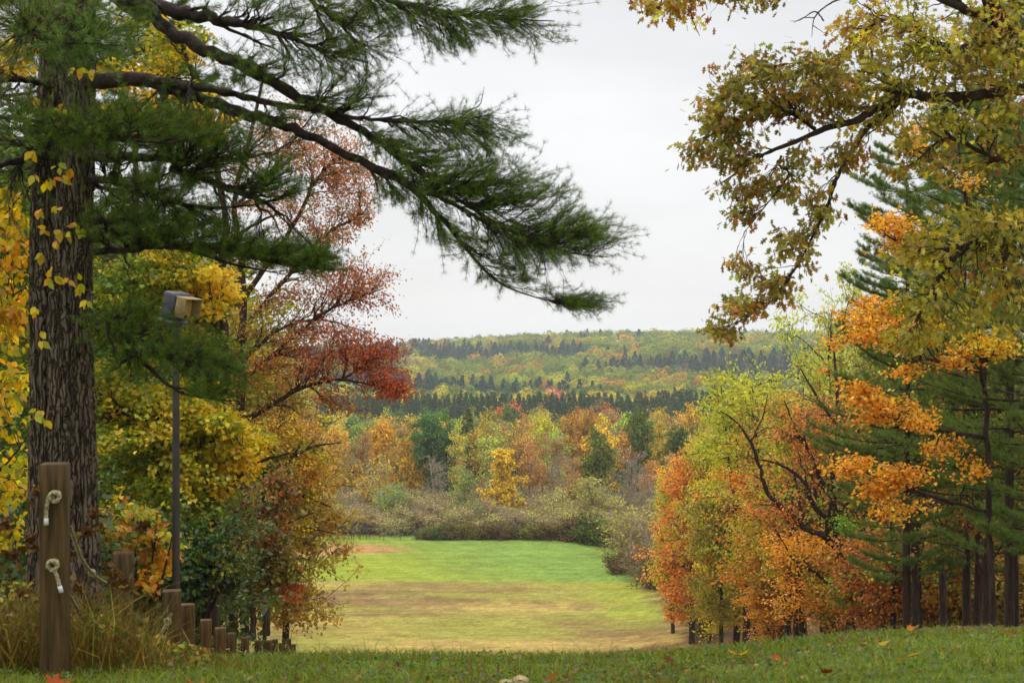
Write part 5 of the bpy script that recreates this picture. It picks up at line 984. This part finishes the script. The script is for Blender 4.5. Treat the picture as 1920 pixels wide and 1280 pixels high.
# ================================================================== valley wood: hand-placed trees
HP = [ # kind, name, px, top py, Y, colour, width factor, label
 ('wood_cone', 'larch_tree', 942, 838, 236, (226, 178, 44), 1., 'bright yellow cone-shaped tree at the front of the valley wood'),
 ('wood_pine', 'pine_tree', 808, 770, 262, (92, 130, 84), 1.0, 'big blue-green pine left of the bright yellow cone-shaped tree'),
 ('wood_pine', 'pine_tree', 838, 800, 258, (84, 116, 74), .75, 'smaller pine touching the right side of the blue-green pine'),
 ('wood_pine', 'pine_tree', 610, 772, 300, (110, 146, 98), 1.1, 'pale blue-green pine at the far left of the valley wood'),
 ('wood_pine', 'pine_tree', 660, 778, 306, (116, 150, 104), 1.1, 'pale pine right of the far left one'),
 ('wood_pine', 'pine_tree', 745, 775, 330, (96, 128, 92), 1., 'hazy pine between the gold trees and the blue-green pine'),
 ('spruce', 'spruce_tree', 877, 763, 296, (78, 100, 58), 1.0, 'pointed dark green conifer behind the gap right of the big pine'),
 ('wood_round', 'maple_tree', 718, 792, 268, (224, 160, 50), .85, 'golden-orange tree left of the blue-green pine'),
 ('wood_round', 'maple_tree', 766, 800, 264, (220, 168, 54), .6, 'narrow gold tree hard against the left side of the big pine'),
 ('wood_thin', 'maple_tree', 680, 800, 262, (184, 124, 62), .7, 'thin brown-orange tree left of the golden-orange tree'),
 ('wood_round', 'maple_tree', 630, 806, 262, (222, 168, 66), .7, 'pale gold tree near the left end of the valley wood'),
 ('wood_thin', 'maple_tree', 655, 830, 252, (170, 130, 70), .7, 'taupe-gold thin tree between the two leftmost gold trees'),
 ('wood_thin', 'poplar_tree', 861, 805, 252, (204, 188, 66), .5, 'slim yellow tree between big pine and yellow cone-shaped tree'),
 ('wood_round', 'maple_tree', 905, 785, 290, (190, 160, 66), .9, 'ochre tree behind the bright yellow cone-shaped tree'),
 ('wood_thin', 'maple_tree', 965, 790, 272, (206, 146, 70), 1.1, 'sparse pale orange tree above the bright yellow cone-shaped tree'),
 ('wood_thin', 'maple_tree', 1000, 830, 254, (200, 132, 72), .8, 'thin salmon-orange tree right of the bright yellow cone-shaped tree'),
 ('wood_thin', 'maple_tree', 1032, 812, 258, (178, 128, 76), .8, 'tall thin tan tree with bare stems in the centre of the wood'),
 ('wood_bare', 'bare_tree', 1052, 845, 246, (170, 130, 90), .8, 'leafless brown tree left of the olive oak'),
 ('wood_thin', 'maple_tree', 1072, 860, 242, (196, 140, 74), .6, 'thin orange-tan tree in front of the olive oak'),
 ('wood_round', 'maple_tree', 1017, 782, 300, (206, 196, 62), .7, 'lemon-yellow round crown behind the thin tan trees'),
 ('wood_round', 'oak_tree', 1068, 757, 312, (196, 138, 60), 1.0, 'broad rusty-orange oak, highest crown in the middle of the wood'),
 ('wood_round', 'oak_tree', 1105, 772, 318, (190, 130, 62), .8, 'smaller rusty oak right behind the broad rusty-orange one'),
 ('wood_round', 'oak_tree', 1122, 790, 262, (116, 126, 52), .95, 'dark olive oak with black limbs in the front of the wood'),
 ('wood_round', 'oak_tree', 1196, 770, 276, (96, 116, 60), .8, 'dark green oak right of the olive one'),
 ('wood_thin', 'oak_tree', 1163, 790, 300, (110, 124, 66), .7, 'thin dusky-green tree between the two dark oaks'),
 ('wood_pine', 'pine_tree', 1272, 803, 262, (92, 112, 66), .75, 'dark pine above the coral-red maple'),
 ('wood_round', 'maple_tree', 1237, 775, 290, (206, 176, 66), .7, 'yellow tree left behind the dark pine'),
 ('wood_round', 'maple_tree', 1300, 765, 300, (214, 168, 60), .8, 'amber tree right behind the dark pine'),
 ('wood_thin', 'maple_tree', 1217, 862, 240, (206, 132, 66), .7, 'small sparse orange tree left of the coral-red maple'),
 ('wood_bare', 'bare_tree', 1181, 838, 244, (150, 130, 100), 1., 'tall grey leafless tree in front of the dark green oak'),
 ('wood_bare', 'bare_tree', 817, 842, 246, (150, 130, 100), .9, 'grey leafless tree in front of the blue-green pine'),
 ('wood_thin', 'willow_tree', 865, 865, 234, (140, 156, 76), .8, 'pale green slender tree right of the leafless grey one'),
 ('wood_thin', 'willow_tree', 1114, 888, 232, (166, 160, 78), 1.3, 'spreading yellow-olive tree in front of the olive oak'),
 ('brush', 'sapling', 735, 898, 234, (130, 172, 70), 1., 'small lime-green sapling left of centre at the wood edge'),
 ('brush', 'sapling', 700, 868, 242, (206, 170, 66), 1.2, 'small gold sapling left of the lime-green one'),
 ('brush', 'sapling', 885, 935, 229, (130, 158, 66), 1., 'low fresh-green shrubby tree below the pale green slender tree'),
 ('wood_thin', 'maple_tree', 1255, 842, 250, (196, 150, 76), .8, 'tan tree just left above the coral-red maple'),
 ('wood_bare', 'bare_tree', 1205, 885, 232, (150, 132, 108), .9, 'low grey leafless tree right of the tall one'),
 ('wood_thin', 'birch_tree', 1232, 930, 222, (160, 140, 90), .9, 'pale-barked thin tree in front of the coral-red maple tip'),
]
HH = {'wood_cone': 9, 'wood_pine': 16, 'spruce': 16, 'wood_bare': 13, 'brush': 3.6}
for kd, nm, px, pt, Y, c, wf, lab in HP:
    H = HH.get(kd, 15); x, s = top_scale(px, pt, Y, H); wn = {'wood_cone': 2.6, 'brush': 2.4}.get(kd, 4.2 if kd != 'wood_thin' else 3.6)
    place(kd, nm, x, Y, lab, 'sapling' if nm == 'sapling' else 'tree', c, None, s, sxy=max(.55, min(1.6, wf/max(s, .3)*.9)) if kd not in ('wood_cone', 'spruce') else 1)
# ---- filling rows, labelled by colour, row and nearest landmark
LMK = [(608, 'the far left pale pine'), (718, 'the golden-orange tree'), (808, 'the blue-green pine'), (877, 'the pointed dark conifer'), (942, 'the yellow cone tree'), (1017, 'the lemon-yellow crown'), (1068, 'the rusty-orange oak'), (1122, 'the olive oak'), (1196, 'the dark green oak'), (1272, 'the dark pine'), (1340, 'the airy ash tops'), (1480, 'the tallest pale ash')]
PALN = [('ochre', (200, 164, 72)), ('gold', (222, 184, 60)), ('olive', (154, 152, 70)), ('rusty', (196, 136, 72)), ('yellow-green', (178, 182, 74)), ('orange', (222, 156, 70)), ('tan', (172, 144, 96)), ('green', (116, 140, 74)), ('pale tan', (194, 168, 104))]
cnt = {}
def auto_label(row, cname, form, px):
    lx, ln = min(LMK, key=lambda q: abs(q[0]-px)); side = 'left of' if px < lx else 'right of'
    key = (row, cname, form, ln, side); cnt.setdefault(key, 0); cnt[key] += 1; n_ = cnt[key]
    o = '' if n_ == 1 else ['', '', 'second ', 'third ', 'fourth ', 'fifth ', 'sixth ', 'seventh ', 'eighth ', 'ninth '][min(n_, 9)]
    return f'{o}{cname} {form} tree {side} {ln}, {row}'
rows = [(250, 'front row', 812, 26), (272, 'second row', 800, 24), (298, 'third row', 790, 26), (330, 'middle of the wood', 782, 30), (368, 'back of the wood', 778, 34), (410, 'rearmost row', 775, 40)]
for Y0, rn, tp, step in rows:
    px = 560+rng.uniform(0, 20)
    while px < 1420:
        Y = Y0+rng.normal(0, 6)
        if any(abs(px-q[2]) < (20 if q[0] not in ('wood_bare', 'brush') else 6) and Y < q[4]+8 for q in HP): px += step*.4; continue
        cn, c = PALN[rng.choice(len(PALN), p=[.19, .17, .14, .07, .16, .05, .07, .08, .07])]; kd, fm = [('wood_round', 'round'), ('wood_thin', 'thin'), ('wood_bare', 'bare-stemmed')][rng.choice(3, p=[.48, .42, .10] if Y0 < 300 else [.8, .18, .02])]
        if cn in ('gold', 'orange') and abs(px-942) < 60: cn, c = PALN[2]
        H = HH.get(kd, 15); x, s = top_scale(px, tp+rng.normal(4, 7), Y, H); cj = tuple(np.clip(np.array(c)*(1+rng.normal(0, .05, 3)), 0, 255))
        place(kd, 'forest_tree', x, Y, auto_label(rn, cn, fm, px), 'tree', cj, 'trees of the valley wood', s, sxy=max(.6, .9/max(s, .4)))
        px += step*rng.uniform(.6, 1.3)
x, s = top_scale(956, 758, 390, 15)
for i, (px, pt, c, lab) in enumerate([(940, 764, (220, 96, 84), 'coral-pink crown left of three behind the valley wood'), (958, 758, (228, 104, 80), 'coral-pink crown in the middle of three behind the valley wood'), (978, 762, (222, 112, 76), 'coral-pink crown right of three behind the valley wood'), (1012, 752, (168, 138, 84), 'tan round crown right of the coral-pink ones, below the conifer band'), (1142, 762, (214, 118, 70), 'small orange crown below the right part of the conifer band'), (1125, 757, (150, 122, 100), 'mauve-grey crown left of the small orange one')]):
    x, s = top_scale(px, pt, 440, 15); place('wood_round', 'forest_tree', x, 440, lab, 'tree', c, 'crowns behind the valley wood', s, sxy=.9)
# ---- conifer band
SPG = 'dark spruces of the band across the valley'
for row, (Y0, lo_, hi_, tp) in enumerate([(560, 600, 1450, 738), (585, 600, 1460, 736), (612, 600, 1470, 735)]):
    px = lo_
    while px < hi_:
        Y = Y0+rng.normal(0, 5); gapz = rng.uniform() < (.35 if px > 1165 else .12)
        if not gapz:
            x, s = top_scale(px, tp+rng.normal(2, 3.5 if px < 1150 else 6), Y, 16); place('spruce', 'spruce_tree', x, Y, 'dark blue-green spruce packed in the conifer band across the valley', 'tree', (84, 110, 88), SPG, s, k=.7, sxy=rng.uniform(.8, 1.12))
        px += rng.uniform(8, 14)
for px, pt, lab in [(1196, 733, 'dark spruce standing clear at the thin right end of the conifer band, leftmost of four'), (1235, 730, 'dark spruce second of four clear ones at the right end of the band'), (1262, 735, 'dark spruce third of four clear ones at the right end of the band'), (1288, 728, 'tallest dark spruce at the right end of the conifer band')]:
    x, s = top_scale(px, pt, 545, 16); place('spruce', 'spruce_tree', x, 545, lab, 'tree', (88, 112, 84), 'clear-standing spruces', s, k=.85, sxy=1)
# ---- brush belt behind the field
BR = [('taupe', (166, 142, 112)), ('olive', (170, 162, 92)), ('mauve-brown', (160, 130, 112)), ('yellow-olive', (196, 184, 96)), ('tan', (184, 154, 108))]
def brush_label(row, cn, px):
    s = auto_label(row, cn, 'X', px); return s.replace(' X tree', ' twiggy shrub')
for Y0, rn, lo_, hi_, ht, st in [(226.5, 'brush belt front', 600, 1215, 966, 15), (231, 'mid brush belt', 590, 1230, 952, 16), (236, 'brush belt back', 590, 1240, 937, 17), (242, 'brush belt rear edge', 590, 1240, 924, 19)]:
    px = lo_
    while px < hi_:
        cn, c = BR[rng.integers(0, 5)]; Y = Y0+rng.normal(0, 1.3); x, s = top_scale(px, ht+rng.normal(0, 9), Y, 3.6)
        place('brush', 'shrub', x, Y, brush_label(rn, cn, px), 'shrub', c, 'twiggy shrubs of the brush belt behind the field', s, sxy=max(.7, 1.15/max(s, .5))); px += rng.uniform(.6, 1.3)*st
px = 790; i = 0
while px < 1170:
    Y = 219.5+rng.normal(0, .5)-(px > 1060)*min(9, (px-1060)*.09); x = (px-960)/F*Y; cn, c = [('olive', (124, 116, 60)), ('brown', (110, 84, 58)), ('dark green', (92, 104, 52))][rng.integers(0, 3)]
    place('hedge', 'bush', x, Y, brush_label('far turf edge', cn, px).replace('twiggy shrub', 'low bush'), 'bush', c, 'low bushes of the hedge at the far turf edge', rng.uniform(.8, 1.15)*(1.6 if px > 1060 else 1)); px += rng.uniform(9, 15)

# ================================================================== far hillside wood: thousands of crowns, one mass
def far_wood():
    g = G(); rows_ = []
    y = 640.
    while y < 1570:
        sy = 24+.012*y; st = 7.2; xa = (500-960)/F*y-10; xb = (1690-960)/F*y+10
        xs = np.arange(xa, xb, st)+rng.uniform(0, st); n = len(xs); rows_.append(np.stack([xs+rng.normal(0, st*.3, n), y+rng.uniform(-.5, .5, n)*sy], 1)); y += sy
    P = np.concatenate(rows_); n = len(P); x, y = P[:, 0], P[:, 1]; z = gz(x, y)
    H = rng.uniform(9.5, 13.5, n); rc = rng.uniform(3.4, 6.6, n)*(.75+y/2300)
    q = np.stack([x*.011, y*.006, 0*x], 1); n1 = fbm(q, 3, 61); n2 = fbm(q*2.3+5, 3, 67); py = 640-(z+11)/y*F; px = 960+x/y*F
    b1 = np.exp(-((y-1420)/70)**2)+np.exp(-((y-(1080+(px-1150)*.0))/70)**2)*sstep(1030, 1110, px)*1.1
    b1 = .55*np.exp(-((py-650-(px-960)*.004)/8)**2)*sstep(760, 860, px)+.6*np.exp(-((py-680)/9)**2)*sstep(1040, 1120, px)+.35*np.exp(-((py-664)/6)**2)
    con = (n1+b1*.62+rng.normal(0, .03, n)) > .605
    con &= ~((py < 638) & (rng.uniform(0, 1, n) < .85))
    PC = [((140, 148, 78), 3.4), ((160, 156, 80), 2.4), ((124, 138, 82), 3.2), ((164, 136, 82), 1.3), ((156, 168, 80), 2.2), ((180, 156, 84), .9), ((104, 126, 80), 2.4), ((150, 126, 88), 1.1), ((190, 136, 88), .35), ((186, 182, 80), 1.0)]
    pw = np.array([b for a, b in PC]); pw = pw/pw.sum(); C = np.array([lin(warm(a), 1.1) for a, b in PC])
    order_ = np.argsort([.2, .7, .1, .85, .45, .9, .0, .8, 1., .6]); pr = np.clip(n2*.9+rng.normal(0, .23, n)-.0, 0, .999)
    cum = np.cumsum(pw[order_]); ci = order_[np.minimum(np.searchsorted(cum, np.clip((pr-.15)/.7, 0, .999)), len(PC)-1)]
    col = C[ci]*np.exp(rng.normal(0, .12, (n, 1))); col = np.where((y < 760)[:, None] & (rng.uniform(0, 1, (n, 1)) < .4), lin((206, 190, 66)), col)
    pink = (np.abs(px-1042) < 10) & (y < 760); col[pink] = lin((214, 104, 104)); col[con] = lin((58, 82, 74))*np.exp(rng.normal(0, .12, (con.sum(), 1)))
    # broadleaf crowns: sprays over the upper part of a lobed dome
    for sel, m in ((~con & (y < 950), 420), (~con & (y >= 950), 260), (con, 200)):
        k = sel.sum()
        if not k: continue
        d = nrm(rng.normal(0, 1, (k, m, 3))); d[:, :, 2] = np.abs(d[:, :, 2])*1.0-.25; d = nrm(d)
        if sel is con or np.array_equal(sel, con):
            t = rng.uniform(0, 1, (k, m)); a = rng.uniform(0, 6.28, (k, m)); r = (1-t)**.8*rc[sel][:, None]*.72*rng.uniform(.6, 1, (k, m))
            pos = np.stack([np.cos(a)*r, np.sin(a)*r, (.25+.85*t)*H[sel][:, None]], -1); d = np.stack([np.cos(a), np.sin(a), .6+0*a], -1)
        else:
            lob = 1+.2*np.sin(d[..., 0]*5+x[sel][:, None])+.16*np.sin(d[..., 1]*6+y[sel][:, None])+.12*np.sin(d[..., 2]*8+x[sel][:, None])
            pos = d*lob[..., None]*np.stack([rc[sel], rc[sel], rc[sel]*.85], 1)[:, None]*rng.uniform(.82, 1.03, (k, m, 1)); pos[..., 2] += (H[sel]-rc[sel]*.85)[:, None]
        pos = pos+np.stack([x[sel], y[sel], z[sel]], 1)[:, None]
        sz = np.repeat(rc[sel]*(.19 if m != 200 else .2), m)*rng.uniform(.7, 1.3, k*m)*(1 if m != 260 else 1.2)
        ax = np.cross(d.reshape(-1, 3), rng.normal(0, 1, (k*m, 3))); c = np.repeat(col[sel], m, axis=0)*np.exp(rng.normal(0, .06, (k*m, 1)))
        leaves(g, 'clump', pos.reshape(-1, 3), ax, d.reshape(-1, 3)+rng.normal(0, .16, (k*m, 3)), sz, c)
    tag(ob('far_woodland', g.mesh('far_woodland', FARL)), 'patchwork autumn forest covering the far hillside up to the skyline', 'forest', kind='stuff')
far_wood()
# ================================================================== haze
hz = G(); V = np.array([[a, b, c] for a in (-2700, 2700) for b in (-120, 3600) for c in (-125, 60)], float)
hz.add(V, np.array([0, 1, 3, 2, 4, 6, 7, 5, 0, 4, 5, 1, 2, 3, 7, 6, 0, 2, 6, 4, 1, 5, 7, 3]), np.full(6, 4))
hm, N, L = mat('thin autumn haze'); pv = N.new('ShaderNodeVolumePrincipled'); pv.inputs['Density'].default_value = .00015; pv.inputs['Color'].default_value = (.86, .93, 1, 1); pv.inputs['Anisotropy'].default_value = .3
o = N.new('ShaderNodeOutputMaterial'); L.new(pv.outputs[0], o.inputs[1])
tag(ob('haze', hz.mesh('haze', hm, col=False)), 'thin pale haze lying over the valley', 'haze', kind='stuff')
